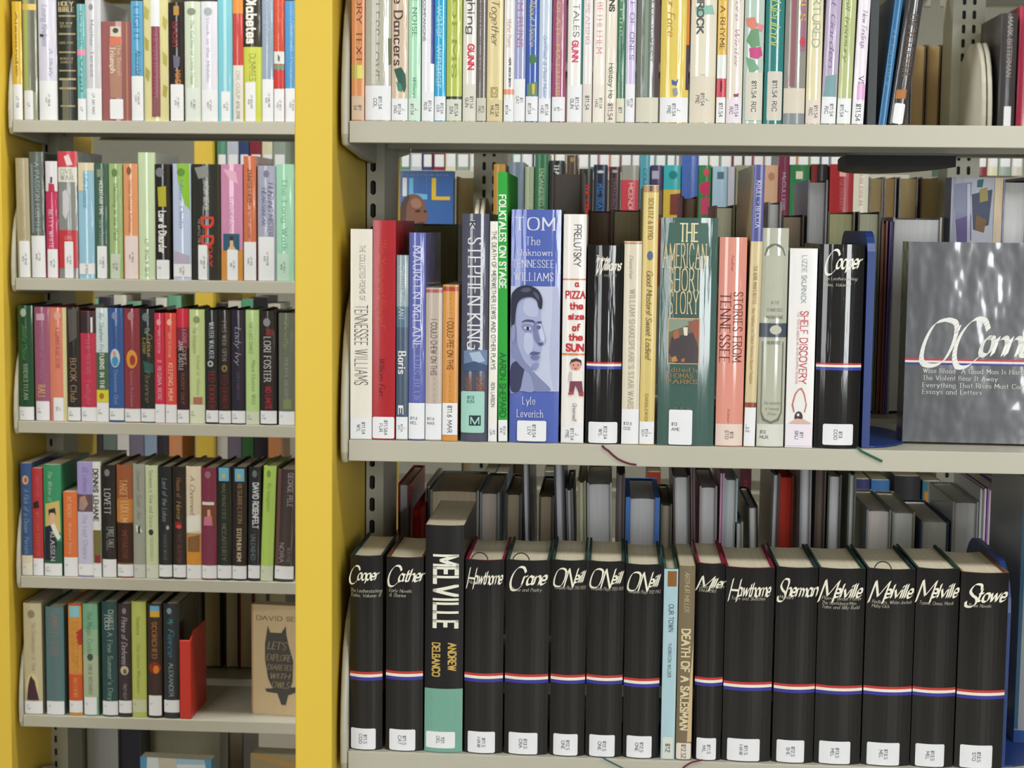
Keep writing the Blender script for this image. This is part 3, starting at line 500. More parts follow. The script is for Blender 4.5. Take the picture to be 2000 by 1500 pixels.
# ------------------------------------------------------------------ near unit, top shelf
TT = lambda i: -90 - (i*37) % 110
A1 = [
 (686,711,'d98a52','orange spine with brown lettering at the bracket end of the top near shelf',[V('MEMORY TEXT',.6,-60,122,10,'7a4420','s'),B(127,155,'b8a04c'),P('e8e070',.45,128,.85,128,.85,154,.45,154),L(188,260,'811/54',0,1,'d9bfa4')],{'kind':'jacket'}),
 (712,763,'aaaa9a','wide pale grey spine in wrinkled film with faint brown capitals',[V('TIMELESS LOVE',.4,-60,158,15,'a08878','s'),P('d4d4cc',.25,-90,.42,-90,.42,165,.25,165),L(168,260,'811.54/COL'),P('6a7058',.88,75,1,75,1,125,.9,128)],{}),
 (764,796,'cdb49c','tan spine with black rough letters and a green feather drawing',[V('Hurricane Dancers',.4,-120,127,16,'5a4840','b'),P('2f5f50',.15,136,.6,132,.85,146,.9,170,.8,182,.4,160),P('4a8a74',.3,160,.6,165,.7,180,.4,178),L(193,260,'J/811.54/ENG')],{}),
 (797,821,'9fd8b2','mint green spine with faint darker capitals',[V('SILENT NOISE',.5,-60,72,9,'5a9a78','s'),V('Author Name'.replace('Author Name','Wilson'),.5,150,190,7,'5a9a78','i'),L(193,260,'J/811.54',0,1,'d4e8dc')],{}),
 (823,847,'e6e4ee','white spine with a navy strip down its right side',[('B',-120,125,'1f2f8c',.72,1),V('UNUSUAL COMPANIONS',.2,-60,80,5,'7a7a90','g'),L(180,260,'811.54/ROS')],{}),
 (848,870,'1f9ad0','bright cyan spine with pale looping letters',[V('wade water windsor',.5,-60,172,13,'a8dcf0','g'),L(189,260,'812.54/CER')],{}),
 (871,901,'a9b848','yellow green spine in glossy film, after the cyan one',[V('POEMS',.5,-40,150,9,'94a43c','s'),B(189,194,'3a3a34'),L(195,260,'811.54/SIN',0,1,'d8dcd0')],{}),
 (903,929,'dcd8cc','cream spine with black rounded word and red capitals below it',[V('laughing',.6,-60,66,13,'5a5a5c','g'),V('GUNN',.6,88,136,11,'d84858','G'),L(165,260,'811.54/GUN',0,1,'dedacf')],{}),
 (930,949,'57524e','dark charcoal spine with rose lettering, fourth slim dark one from the bracket',[V('A TREASURY OF VERSE',.5,-60,160,7,'8a6a68','s'),L(192,260,'811.5/FRO',0,1,'cfcdbd')],{}),
 (950,981,'dccb94','straw coloured spine with one brown italic word and a small boxed mark',[V('Together',.5,0,88,14,'7a6a44','i'),P('a8945c',.25,171,.7,171,.7,191,.25,191),P('dccb94',.3,173,.65,173,.65,189,.3,189),V('CE',.47,174,188,8,'8a7a50','g'),L(196,260,'811.54/MUE',0,1,'dcccA0'.lower())],{'kind':'jacket'}),
 (983,1003,'e2deda','white spine with small orange and black lettering, after the straw one',[V('Mother Poems',.5,38,92,9,'e0a890','i'),V('HOPE ANITA SMITH',.6,114,170,4,'444448','G'),B(175,185,'e09070'),L(194,260,'J/811.54')],{}),
 (1003,1025,'8c93c0','periwinkle spine with pink lettering and a taller white call label',[V('POEM RUNS',.5,-40,92,10,'c07890','s'),L(155,260,'811/CAT')],{}),
 (1026,1050,'2b4aa2','deep blue spine with gold italic letters and green leaves',[V('A Poke About Faces'.replace('Faces','Peace'),.5,-60,90,11,'d8c878','i'),P('4a7a50',.2,110,.7,105,.9,120,.4,130),P('6a8a70',.1,165,.9,160,.95,188,.1,188),P('d8c050',.5,165,.75,165,.7,185,.55,185),L(189,260,'J/811.54')],{}),
 (1051,1075,'b9c8e0','pale icy blue spine, right of the deep blue one with gold letters',[V('Gottfried & Pearl Music',.5,70,190,7,'8c9cbc','i'),L(193,260,'811.54/HOE')],{}),
 (1077,1103,'8c3a60','magenta plum spine with a pinkish strip and gold letters',[('B',-120,190,'b07880',.3,.62),V('CHOCOLATE MATTERS',.42,-60,186,8,'d8b078','s'),L(190,260,'J/811/54')],{}),
 (1107,1136,'e6e4de','white spine with grey capitals then a pink four-letter word',[V('DARK TALES',.55,-60,72,11,'80848a','g'),V('GUNN',.5,81,121,11,'e05878','G'),('B',-120,165,'2f7a70',.88,1),L(168,260,'811.54/GUN')],{}),
 (1137,1155,'e4dcda','thin white spine with faint pink capitals, beside the teal-edged one',[V('DREAMING',.5,0,86,8,'d8b8c0','s'),L(165,260,'811.54',0,1,'e0dcd4')],{}),
 (1157,1180,'ebe4d8','off-white spine with pink serif capitals spelling a town',[V('LITTLE BETHLEHEM',.5,-60,104,10,'e49aa4','s'),L(166,260,'811.54/HAS',0,1,'ece6dc')],{}),
 (1181,1202,'e6dcca','cream spine with black rounded letters about holidays',[V('SEASONS',.5,-60,22,9,'505050','G'),V('Holiday Ho',.55,125,192,9,'4a6058','g'),L(200,260,'811.54',0,1,'e8dfd0')],{}),
 (1203,1219,'2f6044','narrow forest green spine with pale capitals',[V('The Pine',.5,-40,70,8,'a8c8a8','s'),V('Illustrated',.5,115,190,6,'6a9a78','i'),L(193,260,'811',0,1,'dcdcc8')],{}),
 (1220,1239,'c4b8de','lilac spine with grey letters between green and dark grey ones',[V('A TREE OF ONES',.6,-60,116,8,'8a80a0','s'),L(165,260,'811.54/DER')],{}),
 (1241,1285,'5c6058','wide dark olive grey spine with strong film reflections, one painted as a pale band',[('B',-120,190,'4a3a3c',.74,1),('B',-120,190,'7a9082',.34,.5),V('HAIRLESS IS BEST',.62,-60,122,8,'8a8a80','s'),L(191,260,'',0,1,'d6d3c2')],{}),  # paler lengthwise band paints a film reflection onto the spine
 (1288,1343,'d9bd52','wide yellow spine with brown handwriting and a tiny blue bird',[V('In Your Face',.35,-60,70,13,'b88440','i'),('B',-120,88,'d07a30',.9,1),('B',88,176,'44364a',.9,1),P('4a64a8',.4,156,.55,160,.65,154,.58,168,.42,166),P('9a9aa0',.44,174,.6,172,.64,186,.48,188),L(191,260,'J/811.54/PRE')],{}),
 (1346,1396,'dcd5c0','wide cream spine with teal smudge and bold black word end',[P('8cc0ac',.15,14,.8,10,.9,28,.2,30),V('SHAMROCK',.35,-60,64,12,'606464','G'),V('Greenwillow',.5,145,200,7,'b0aca0','i'),L(150,260,'J/811.54/PRE',0,1,'ded6c4')],{}),
 (1398,1416,'dab04c','narrow ochre spine with brown capitals, a white gap and a red square',[V('INVITE A RHYME',.5,-60,98,9,'6a4c20','s'),B(108,154,'dce4e2'),B(154,190,'c4364c'),V('*',.5,164,180,9,'5a1824','G'),L(191,260,'811.54')],{'kind':'jacket'}),
 (1417,1448,'ddd2c4','pinkish cream spine with faint mauve italic title',[V('Before Winter',.6,-40,130,8,'b898a8','i'),P('8a4a6a',.45,185,.8,183,.75,190,.5,190),L(193,260,'811.54/RIC',0,1,'ebe2ec')],{}),
 (1450,1488,'a9bfb4','pale green floral spine with pink tulips and large printed call number',[P('d88878',.05,36,.5,34,.7,52,.4,60,.1,50),P('6f9c78',.3,60,.7,55,.8,90,.4,95,.1,80),P('c84e84',.25,95,.85,92,.95,108,.7,116,.3,112),P('7caa8c',.1,112,.5,118,.8,135,.3,145),P('d8909a',.6,45,1,50,.9,62,.7,60),L(142,236,'811.54 RIC',.1,1,'d8d4c6')],{}),
 (1491,1527,'1f6a68','deep teal spine with gold script and large printed call number',[V('Neulani',.5,0,88,20,'b8c86c','i'),L(140,236,'811.54 RIC',.15,.98,'d4cec4')],{}),
 (1529,1571,'7d7c74','mixed grey and maroon spine in glossy film, after the teal one',[('B',-120,170,'8a5a60',.25,.5),('B',-120,100,'90647c',.7,.95),V('OASES',.8,-60,40,10,'d8b850','s'),E(.82,82,.14,10,'c04858'),L(173,222,'',0,1,'d8cfc0'),B(222,260,'7c848a')],{}),
 (1573,1602,'d9cfa6','pale yellow cream spine with outlined green capitals',[V('OVERTURED',.55,-60,92,14,'a8b49a','g'),L(196,260,'811.54/RIC',0,1,'e2d6cc')],{}),
 (1603,1632,'a899b8','dusty lilac spine with teal foot, near the right end of the top shelf row',[V('Night Garden',.5,-60,130,9,'86709c','i'),P('7ca4a8',.2,150,.9,146,.9,190,.1,190),L(190,260,'811.54/RIC')],{'lean':.02}),
 (1634,1661,'a9b478','lime green spine in film, left of the handwritten white one',[V('A small treasury',.4,-60,120,8,'7c8854','i'),L(193,260,'J/811.54')],{'lean':.02}),
 (1663,1686,'e6dcec','white and pink spine with handwritten letters, next to the black bookend',[V('New Findings',.6,22,94,9,'7a6a80','i'),V('VSP B',.6,150,192,9,'6a4870','g'),('B',165,195,'dca8d4',.3,1),L(200,260,'811.54')],{'lean':.03}),
]
rows = []
for i,(xl,xr,c,lab,dec,o) in enumerate(A1):
    o = dict(o); o.setdefault('d', .15 + (i*7 % 5)*.012); rows.append((xl,xr,TT(i),c,lab,dec,o))
row('books on the top shelf of the near unit', YA, ZA[0], rows)
row('books on the top shelf of the near unit', YA, ZA[0], [
 (1716,1731,-14,'1f6094','blue book leaning right behind the black bookend, at the end of the top shelf row',[V('A History',.5,60,170,7,'5a94b8','s')],{'d':.13,'Y':.012,'lean':.1,'kind':'jacket'}),
 (1735,1768,-4,'3c3a3c','dark book with embossed brown letters leaning right in the gap of the top near shelf',[V('ENCYCLOPEDIA',.6,30,150,15,'6a5a4a','b'),P('b0703c',.2,178,.8,176,.8,194,.2,196),L(204,260,'',.2,.85)],{'d':.14,'Y':.014,'lean':.112}),
])
bk3 = bookend('bookend','black steel bookend at the right end of the top near shelf row',at(1698,100,.01).x,.01,ZA[0],.27,.19,'2b3034',th=.0085)
mb = MB(); cx = at(1745,310,.25).x - bk3.location.x; rx = at(1850,310,.25).x - at(1745,310,.25).x
mb.prism([(cx + rx*math.cos(k*math.pi/12)*1.0, .19 + .26*math.sin(k*math.pi/12)) for k in range(13)], -.0345, -.0222, mat('0c0b0e','print')); mb.build('foot_plate', bk3)
# ------------------------------------------------------------------ rear side of the near unit: fore-edges and leaning books
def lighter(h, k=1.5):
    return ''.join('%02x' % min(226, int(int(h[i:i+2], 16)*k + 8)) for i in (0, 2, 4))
def rear(items, z0, group, Yf=.335, **base):
    for it in items:
        xl, xr, yt, col, label = it[:5]; o = dict(kind='jacket', flip=True, d=.16, pg='b5a98c', r=.0004, t=.0022); o.update(base)
        if len(it) > 5: o.update(it[5])
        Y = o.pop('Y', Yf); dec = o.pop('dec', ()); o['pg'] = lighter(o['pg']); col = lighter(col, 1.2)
        make_book('book', label, 'book', group, xl, xr, yt, Y, z0, col, dec, **o)
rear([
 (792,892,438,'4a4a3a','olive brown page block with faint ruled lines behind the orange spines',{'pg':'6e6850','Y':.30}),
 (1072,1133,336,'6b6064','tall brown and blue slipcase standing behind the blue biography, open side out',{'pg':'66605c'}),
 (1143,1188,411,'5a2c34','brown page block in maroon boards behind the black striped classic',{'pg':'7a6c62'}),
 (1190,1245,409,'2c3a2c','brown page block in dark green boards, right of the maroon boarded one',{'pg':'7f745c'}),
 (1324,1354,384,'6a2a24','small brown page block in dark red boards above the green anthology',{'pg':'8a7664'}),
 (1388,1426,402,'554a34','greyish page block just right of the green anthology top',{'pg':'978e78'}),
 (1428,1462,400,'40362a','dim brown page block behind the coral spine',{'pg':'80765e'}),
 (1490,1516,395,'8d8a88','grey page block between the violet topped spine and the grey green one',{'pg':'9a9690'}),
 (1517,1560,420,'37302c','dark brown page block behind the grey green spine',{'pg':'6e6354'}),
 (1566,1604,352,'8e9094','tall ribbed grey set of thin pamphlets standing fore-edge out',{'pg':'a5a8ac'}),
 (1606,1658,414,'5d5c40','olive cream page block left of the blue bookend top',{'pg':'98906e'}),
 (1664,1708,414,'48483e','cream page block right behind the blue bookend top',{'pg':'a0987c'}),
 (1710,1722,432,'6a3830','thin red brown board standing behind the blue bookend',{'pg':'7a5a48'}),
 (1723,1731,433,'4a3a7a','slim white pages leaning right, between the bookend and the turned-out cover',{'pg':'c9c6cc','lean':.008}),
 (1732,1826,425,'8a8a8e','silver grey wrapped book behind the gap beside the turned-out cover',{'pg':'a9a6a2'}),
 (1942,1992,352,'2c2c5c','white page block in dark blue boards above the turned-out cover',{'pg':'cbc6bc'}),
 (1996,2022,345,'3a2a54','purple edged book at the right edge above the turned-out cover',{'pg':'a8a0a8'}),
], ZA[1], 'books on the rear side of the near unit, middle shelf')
make_book('book','glossy patterned picture book facing out with an ochre edge, above the turned-out cover','book','books on the rear side of the near unit, middle shelf',1842,1942,347,.32,ZA[1],'565c72',
 [P('8f96b0',.05,360,.4,356,.36,420,.1,440),P('4e5670',.4,380,.8,370,.75,440,.45,450),P('a89a5c',.55,370,.7,366,.72,392,.56,396),P('70609a',.1,430,.4,420,.42,470,.15,480),P('3e6a70',.5,352,.62,350,.6,366,.5,366),P('8a6a44',.5,420,.7,430,.66,455,.48,450),P('c9ccdd',.3,360,.36,360,.4,480,.34,480),('B',300,900,'a8863c',.84,1)],d=.03,r=.0004,kind='jacket',rz=.05)
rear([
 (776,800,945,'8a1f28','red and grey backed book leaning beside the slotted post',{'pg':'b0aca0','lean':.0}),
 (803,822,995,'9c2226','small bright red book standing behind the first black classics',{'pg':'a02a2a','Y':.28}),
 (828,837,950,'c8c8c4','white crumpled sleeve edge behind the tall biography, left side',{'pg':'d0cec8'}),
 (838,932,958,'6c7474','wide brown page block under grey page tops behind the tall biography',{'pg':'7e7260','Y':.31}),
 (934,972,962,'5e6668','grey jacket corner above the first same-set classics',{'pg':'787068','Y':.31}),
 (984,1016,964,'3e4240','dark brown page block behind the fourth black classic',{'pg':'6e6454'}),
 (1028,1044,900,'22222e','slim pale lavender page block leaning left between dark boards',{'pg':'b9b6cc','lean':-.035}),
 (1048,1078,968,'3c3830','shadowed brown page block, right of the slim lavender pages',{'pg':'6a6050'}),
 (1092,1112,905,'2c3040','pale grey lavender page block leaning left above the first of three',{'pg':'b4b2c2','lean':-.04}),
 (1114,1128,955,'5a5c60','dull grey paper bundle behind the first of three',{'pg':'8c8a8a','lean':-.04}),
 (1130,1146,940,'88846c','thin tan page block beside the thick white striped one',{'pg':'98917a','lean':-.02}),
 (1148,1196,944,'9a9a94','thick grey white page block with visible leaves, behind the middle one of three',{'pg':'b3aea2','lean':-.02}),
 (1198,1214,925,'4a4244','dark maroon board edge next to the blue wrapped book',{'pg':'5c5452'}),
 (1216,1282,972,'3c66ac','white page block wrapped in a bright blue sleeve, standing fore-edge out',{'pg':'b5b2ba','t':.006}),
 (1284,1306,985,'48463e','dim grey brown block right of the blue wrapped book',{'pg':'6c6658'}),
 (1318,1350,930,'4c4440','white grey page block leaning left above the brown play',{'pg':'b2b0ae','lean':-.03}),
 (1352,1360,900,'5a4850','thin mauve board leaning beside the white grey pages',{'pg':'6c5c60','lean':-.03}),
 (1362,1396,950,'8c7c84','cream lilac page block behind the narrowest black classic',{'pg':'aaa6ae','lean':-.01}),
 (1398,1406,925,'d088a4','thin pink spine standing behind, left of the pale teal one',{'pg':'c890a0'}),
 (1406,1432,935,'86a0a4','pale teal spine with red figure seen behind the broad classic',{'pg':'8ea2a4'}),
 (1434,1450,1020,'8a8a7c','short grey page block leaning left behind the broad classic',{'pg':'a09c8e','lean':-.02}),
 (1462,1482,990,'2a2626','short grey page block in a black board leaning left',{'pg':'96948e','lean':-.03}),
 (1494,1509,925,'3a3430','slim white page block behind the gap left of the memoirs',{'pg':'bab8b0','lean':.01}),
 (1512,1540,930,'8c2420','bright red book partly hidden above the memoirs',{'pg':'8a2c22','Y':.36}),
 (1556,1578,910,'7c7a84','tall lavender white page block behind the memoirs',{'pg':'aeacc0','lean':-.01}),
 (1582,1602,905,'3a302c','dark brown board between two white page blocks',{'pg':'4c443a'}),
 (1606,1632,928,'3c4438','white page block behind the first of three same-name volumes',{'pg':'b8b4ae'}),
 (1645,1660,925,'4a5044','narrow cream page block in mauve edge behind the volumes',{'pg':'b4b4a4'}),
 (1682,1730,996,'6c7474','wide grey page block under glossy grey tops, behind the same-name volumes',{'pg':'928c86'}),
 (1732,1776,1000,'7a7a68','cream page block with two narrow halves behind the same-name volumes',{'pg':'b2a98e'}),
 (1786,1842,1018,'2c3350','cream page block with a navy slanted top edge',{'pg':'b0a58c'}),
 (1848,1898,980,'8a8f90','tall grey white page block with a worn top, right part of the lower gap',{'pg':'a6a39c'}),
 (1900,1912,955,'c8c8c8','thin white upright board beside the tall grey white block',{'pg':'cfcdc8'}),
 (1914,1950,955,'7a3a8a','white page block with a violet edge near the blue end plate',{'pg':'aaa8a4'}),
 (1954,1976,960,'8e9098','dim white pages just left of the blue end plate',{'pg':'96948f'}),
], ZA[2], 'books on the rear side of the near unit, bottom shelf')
row('books on the bottom shelf of the near unit', YA, ZA[2], [
 (1980,2050,938,'8e9096','tall grey book with blue green edge at the right end of the bottom near shelf',[('B',900,1430,'24506a',0,.10),B(1432,1600,'20407e')],{'Y':.09,'kind':'jacket','edge':'2a5a64','dz':.0026}),
])
# ------------------------------------------------------------------ unit across the aisle, left bay
YL = YB + .004
G = 'books on the %s shelf of the left bay'
row(G % 'top', YL, ZB[0], [
 (26,44,3,'cfa627','slim yellow spine at the far left of the top left shelf',[V('Alexander',.5,25,150,5,'8a6c14','g'),L(165,240,'LP 158')]),
 (46,73,-8,'7f8468','olive striped spine with a yellow band, second on the top left shelf',[('B',-8,180,'a9b45c',.1,.4),('B',-8,180,'5c5c50',.55,.9),B(8,20,'d8bc5c'),L(177,240,'LP',.05,.72)]),
 (76,112,-20,'cdcbe0','pale lavender spine with grey scribbled lettering, before the scripture book',[V('Loving Kindness',.4,10,90,11,'8f8fae','i'),V('A Study',.7,95,150,7,'9c9cb8','i'),P('3a3a4a',.1,66,.35,68,.3,73,.1,72),L(158,240,'LP 158.06/HAY')]),
 (113,151,-12,'23271d','black scripture spine with gold bars and small gold capitals',[H('HOLY',12,.12,.85,8,'d8c894','b'),H('BIBLE',23,.12,.88,8,'d8c894','b'),B(30,33,'9a8c60',.1,.95),H('THE NEW',48,.15,.8,4,'c8b884','s'),H('REVISED',54,.2,.75,4,'c8b884','s'),B(65,68.5,'9a8c60',.1,.95),H('LARGE PRINT',86,.12,.85,4,'c8b884','s'),B(101,104,'9a8c60',.1,.95),H('WORDS OF',117,.15,.85,4,'c8b884','s'),H('CHRIST',124,.2,.8,4,'c8b884','s'),B(137,140,'9a8c60',.1,.95),B(153,157,'a89c74',.1,.95),P('6c6a58',.25,157,.62,157,.62,236,.25,236),B(171,175,'9a8c60',.1,.95),B(206,209,'9a8c60',.15,.9)],{'kind':'jacket','d':.16}),
 (152,168,8,'5ba3a4','narrow teal spine with a pink patch, right of the scripture book',[V('The Faith',.5,20,90,5,'3f8488','s'),B(97,109,'e08aa8'),V('Vigil',.5,115,180,5,'3f8488','s'),L(193,240,'LP')]),
 (168,198,-2,'c3c4cc','pale silver grey spine standing taller than the short maroon one',[V('Mother Teresa',.45,40,150,7,'9a9aa4','s'),E(.4,14,.14,6,'8c8c94'),L(173,240,'LP 241 MAC')],{'d':.17}),
 (199,256,42,'8a4a4c','short wide maroon spine with pink flower square on the top left shelf',[P('d8ccb4',.32,52,.68,52,.68,72,.32,72),E(.5,60,.1,5,'4a4a4a'),P('d87858',.3,74,.7,72,.66,88,.3,90),P('b08470',.28,88,.7,86,.7,192,.3,192),V('Triumph',.4,92,142,10,'e8d8c8','b'),V('The Secret',.62,88,148,7,'e0c8b8','s'),('B',42,240,'a87a5c',.84,.9),L(194,233,'',.28,.74)],{'d':.15,'r':.004}),
 (257,280,2,'4a94c4','sky blue spine right of the short maroon one',[V('LIGHT',.5,14,80,10,'3a7cb0','s'),V('Alexander',.6,98,148,10,'28608e','i'),L(149,240,'LP 266.23/CAM')]),
 (281,329,-14,'d3cb8c','wide cream spine patterned with gold leaves and a maroon title strip',[P('b8b060',.05,10,.25,20,.2,40,.02,34),P('b8b060',.8,30,.98,40,.9,60,.78,50),P('aea656',.04,70,.22,80,.2,100,.06,96),P('b8b060',.78,100,.96,110,.94,130,.8,124),P('aea656',.08,130,.26,140,.2,160,.06,150),P('b0a858',.8,165,.96,170,.9,190,.78,186),('B',-14,52,'dde3e6',.32,.68),('B',52,228,'7d2f42',.34,.68),V('THE BATTLE HYMN',.52,60,190,9,'a86c70','s'),P('8a5a5c',.38,192,.66,192,.66,226,.38,226)],{'r':.004}),
 (330,360,5,'2b2529','dark spine with small red and orange letters on the top left shelf',[P('b88c44',.35,12,.7,12,.7,30,.35,30),V('GHOST',.45,44,94,9,'8a2c2c','G'),P('6a6a80',.3,108,.75,112,.7,130,.35,134),V('MIND',.6,138,164,9,'c8802c','G'),L(165,240,'LP 364.1/STR',.1,.95)],{'d':.16}),
 (361,392,3,'c6d4bc','pale sage spine left of the plain white one on the top left shelf',[E(.45,23,.28,7,'8a947e'),V('The Coffins of Little Hope',.5,40,165,6,'9cac94','s'),L(172,240,'LP 362.1/MAY',.08,.95,'dfe6e0')]),
 (393,425,3,'dddcea','plain white spine with faint lilac grid between sage and cyan ones',[E(.45,23,.26,8,'aab4b8'),V('Stuck in the Middle',.45,35,160,6,'bdb8d0','s'),L(175,240,'LP 613.2/MAY')]),
 (426,454,-8,'6bbfd2','light cyan spine with a pale sheen painted down its middle, left of the red and orange one',[('B',-8,240,'a8dce4',.4,.62),L(179,240,'LP 613/GRI',.22,.85)]),  # pale full-height band is a sheen put into the spine colour
 (455,475,-8,'b8332f','narrow spine with orange top, red middle and white foot',[B(-8,27,'dd8a3c'),B(128,240,'ded9cf'),V('DR OZ',.5,140,180,6,'b4aca0','g'),V('LP 616.398',.5,182,232,6,'8a8a84','g')]),
 (475,512,-12,'3a3430','spine with dark top and chartreuse lower half and white lettering about diabetes',[V('Diabetes',.45,-8,84,18,'f0efe8','G'),B(92,240,'c4cc4c'),V('DUMMIES',.5,106,158,12,'6a7030','t'),L(161,240,'LP 616.462/RUB',.1,.66)],{'d':.16}),
 (512,534,-6,'8396ae','slate blue spine right of the chartreuse one',[V('Calling Anne',.5,2,86,9,'b4c2d2','s'),L(155,240,'LP 636.708/RAS')]),
 (535,555,-2,'c43a28','red spine with a small white picture and scarlet dot below',[V('Cold Case Love',.45,6,96,8,'d86c44','g'),B(101,125,'d8dcd8'),P('5a5a5a',.4,106,.6,112,.55,122,.4,118),B(127,136,'6a8a74'),B(138,172,'c8302c'),L(174,240,'LP 641.5/FOR')]),
 (556,584,2,'3f88c4','medium blue spine next to the yellow panel on the top left shelf',[V('James D. Prince',.5,38,160,8,'8ab8dc','s'),L(173,240,'LP 643.6/COO')]),
], kind='mylar')
row(G % 'second', YL, ZB[1], [
 (35,60,309,'aba07d','plain khaki spine first on the second left shelf',[V('FOUTTER',.4,320,365,8,'c9c0a0','g'),V('Lake Bluma Mill',.5,385,465,8,'bcb28e','g'),L(471,560,'LP 781.63/ROY',.15,.95)],{'kind':'jacket','lean':-.008}),
 (62,89,297,'4c5650','dark green grey glossy spine with pale capitals, second in its row',[V('A PASSION FOR THE',.55,318,455,9,'a8b4b4','s'),('B',320,455,'7c8a94',.1,.28),L(461,560,'LP 796/WAR')],{'lean':-.01}),
 (91,114,315,'b8204c','magenta spine with a white top and a small seated figure',[B(315,374,'dfdde2'),P('5a4a40',.45,346,.62,346,.6,358,.42,358),P('c03050',.3,358,.75,360,.8,376,.25,376),V('BETTY WHITE',.45,410,485,8,'e6d0d8','g'),L(487,560,'LP 792/WHI',.1,.95)]),
 (115,152,296,'777a76','red topped spine with a white statue and red foot',[B(296,326,'cc3a48'),P('e8d8dc',.35,306,.6,302,.8,322,.5,324),B(327,356,'dcdad0'),H('CIVIL',340,.15,.8,9,'86867c','s'),H('WAR',352,.15,.8,9,'86867c','s'),P('cfcbd4',.25,375,.45,370,.6,385,.6,410,.42,430,.25,420),B(450,524,'c03038'),H('ORE',468,.35,.75,6,'e8a8a8','g'),L(472,560,'LP 909/MAN',.32,.78)],{'r':.004}),
 (154,185,318,'86b9d4','light blue spine with cream top edge and a low white label',[B(318,334,'ddcfae'),('B',334,373,'ddcfae',0,.35),V('Life Lessons',.5,340,405,9,'5a8cac','i'),L(515,536,'LP 973.4')]),
 (186,213,319,'2f4f40','deep green spine with white capitals about mountain time',[P('8a9484',.2,331,.65,331,.65,346,.2,346),V('MOUNTAIN TIME',.5,354,420,7,'dde2d8','b'),V('Jane Candia',.5,428,478,8,'b0bcae','i'),L(481,560,'LP 818.52/COL',.15,.85)]),
 (214,240,320,'8fae6c','soft lime green spine between deep green and orange ones',[E(.45,338,.22,8,'6a8450'),V('Dwelling in the Past',.5,360,470,7,'6e8a50','s'),L(496,560,'LP 818/BLA',.08,.8,'ccd4c4')]),
 (242,270,320,'dd8c5c','soft orange spine with glossy streak on the second left shelf',[E(.42,334,.16,8,'8a5c40'),V('Hidden Voyage Anthology',.5,352,455,6,'b86c44','s'),L(461,560,'LP 910.4/KAT',.08,.98,'ecdcdc')]),
 (271,303,298,'c0d8ac','tall pale mint spine with no title, left of the black law one',[V('LP 910.9 SHI',.5,468,540,6,'8a9878','g')],{'d':.17}),
 (303,333,321,'232224','black spine with yellow figure and white letters about law and disorder',[E(.35,337,.28,9,'7c8084'),P('b4ac2c',.2,366,.75,364,.76,404,.25,404),V('Law & Disorder',.5,413,494,13,'f0f0ec','G'),L(508,560,'=910',.08,.92)],{'d':.16}),
 (338,373,320,'aebfe0','pale blue spine with a lime green corner swoosh at the top',[P('8fc43c',.25,320,.92,320,.95,410,.7,400,.3,355),E(.48,337,.22,8,'64903c'),V('Mister Owita',.5,350,445,8,'8296bc','i'),P('b8b0c4',.05,490,.9,500,.9,516,.05,516),L(516,541,'LP 940/BRU')],{'kind':'mylar'}),
 (375,430,321,'2e2f2b','wide black history spine with two big red letters',[P('8c8f8a',.1,328,.55,324,.6,345,.25,350),V('ANTONY BEEVOR',.52,354,410,9,'dcdcd4','g'),V('D-D',.55,426,479,21,'d8402c','G'),V('THE BATTLE FOR NORMANDY',.26,428,510,4,'b4b4ac','g'),V('DAY',.66,484,520,7,'c04028','G'),L(479,560,'LP 940.54/BEE',.22,.55)],{'d':.17,'r':.0045}),
 (432,474,321,'c47ba4','pink glossy spine with a small portrait of a bare-shouldered woman and an orange foot',[P('e4b4cc',.1,330,.7,336,.8,360,.4,350),V('Furious Love',.5,385,450,11,'d8a0bc','i'),('B',488,560,'cc8a3c',0,1),P('2e5c74',.1,457,.85,457,.85,490,.1,490),P('e0b494',.42,468,.56,468,.58,480,.72,490,.3,490,.42,480),P('3c2820',.4,462,.58,462,.58,470,.4,470),L(488,560,'LP 941/GRI',.28,.78)],{'r':.003}),
 (476,500,305,'c4603c','tall rust orange spine rising above its neighbours on the second left shelf',[V('JENNIFER HAIGH',.5,330,400,7,'6a3020','g'),V('a novel memoir',.5,410,466,5,'a04a2c','g'),L(473,560,'LP 970/MAN')]),
 (503,538,324,'9a9cb6','slate lilac spine with two lines of blue italic capitals',[E(.5,340,.16,7,'7c7e98'),V('HUNTING MISTER',.72,357,460,9,'5c6894','i'),V('HEARTBREAK',.36,367,440,9,'5c6894','i'),L(463,560,'LP 973.928/RAB',.04,.92)]),
 (539,573,321,'93cfae','mint green spine beside the yellow panel on the second left shelf',[V('The Long Walk',.5,350,490,9,'7ab898','s'),L(496,560,'LP 974.7/BOX',.05,.75,'c0e0cc')]),
], kind='mylar')
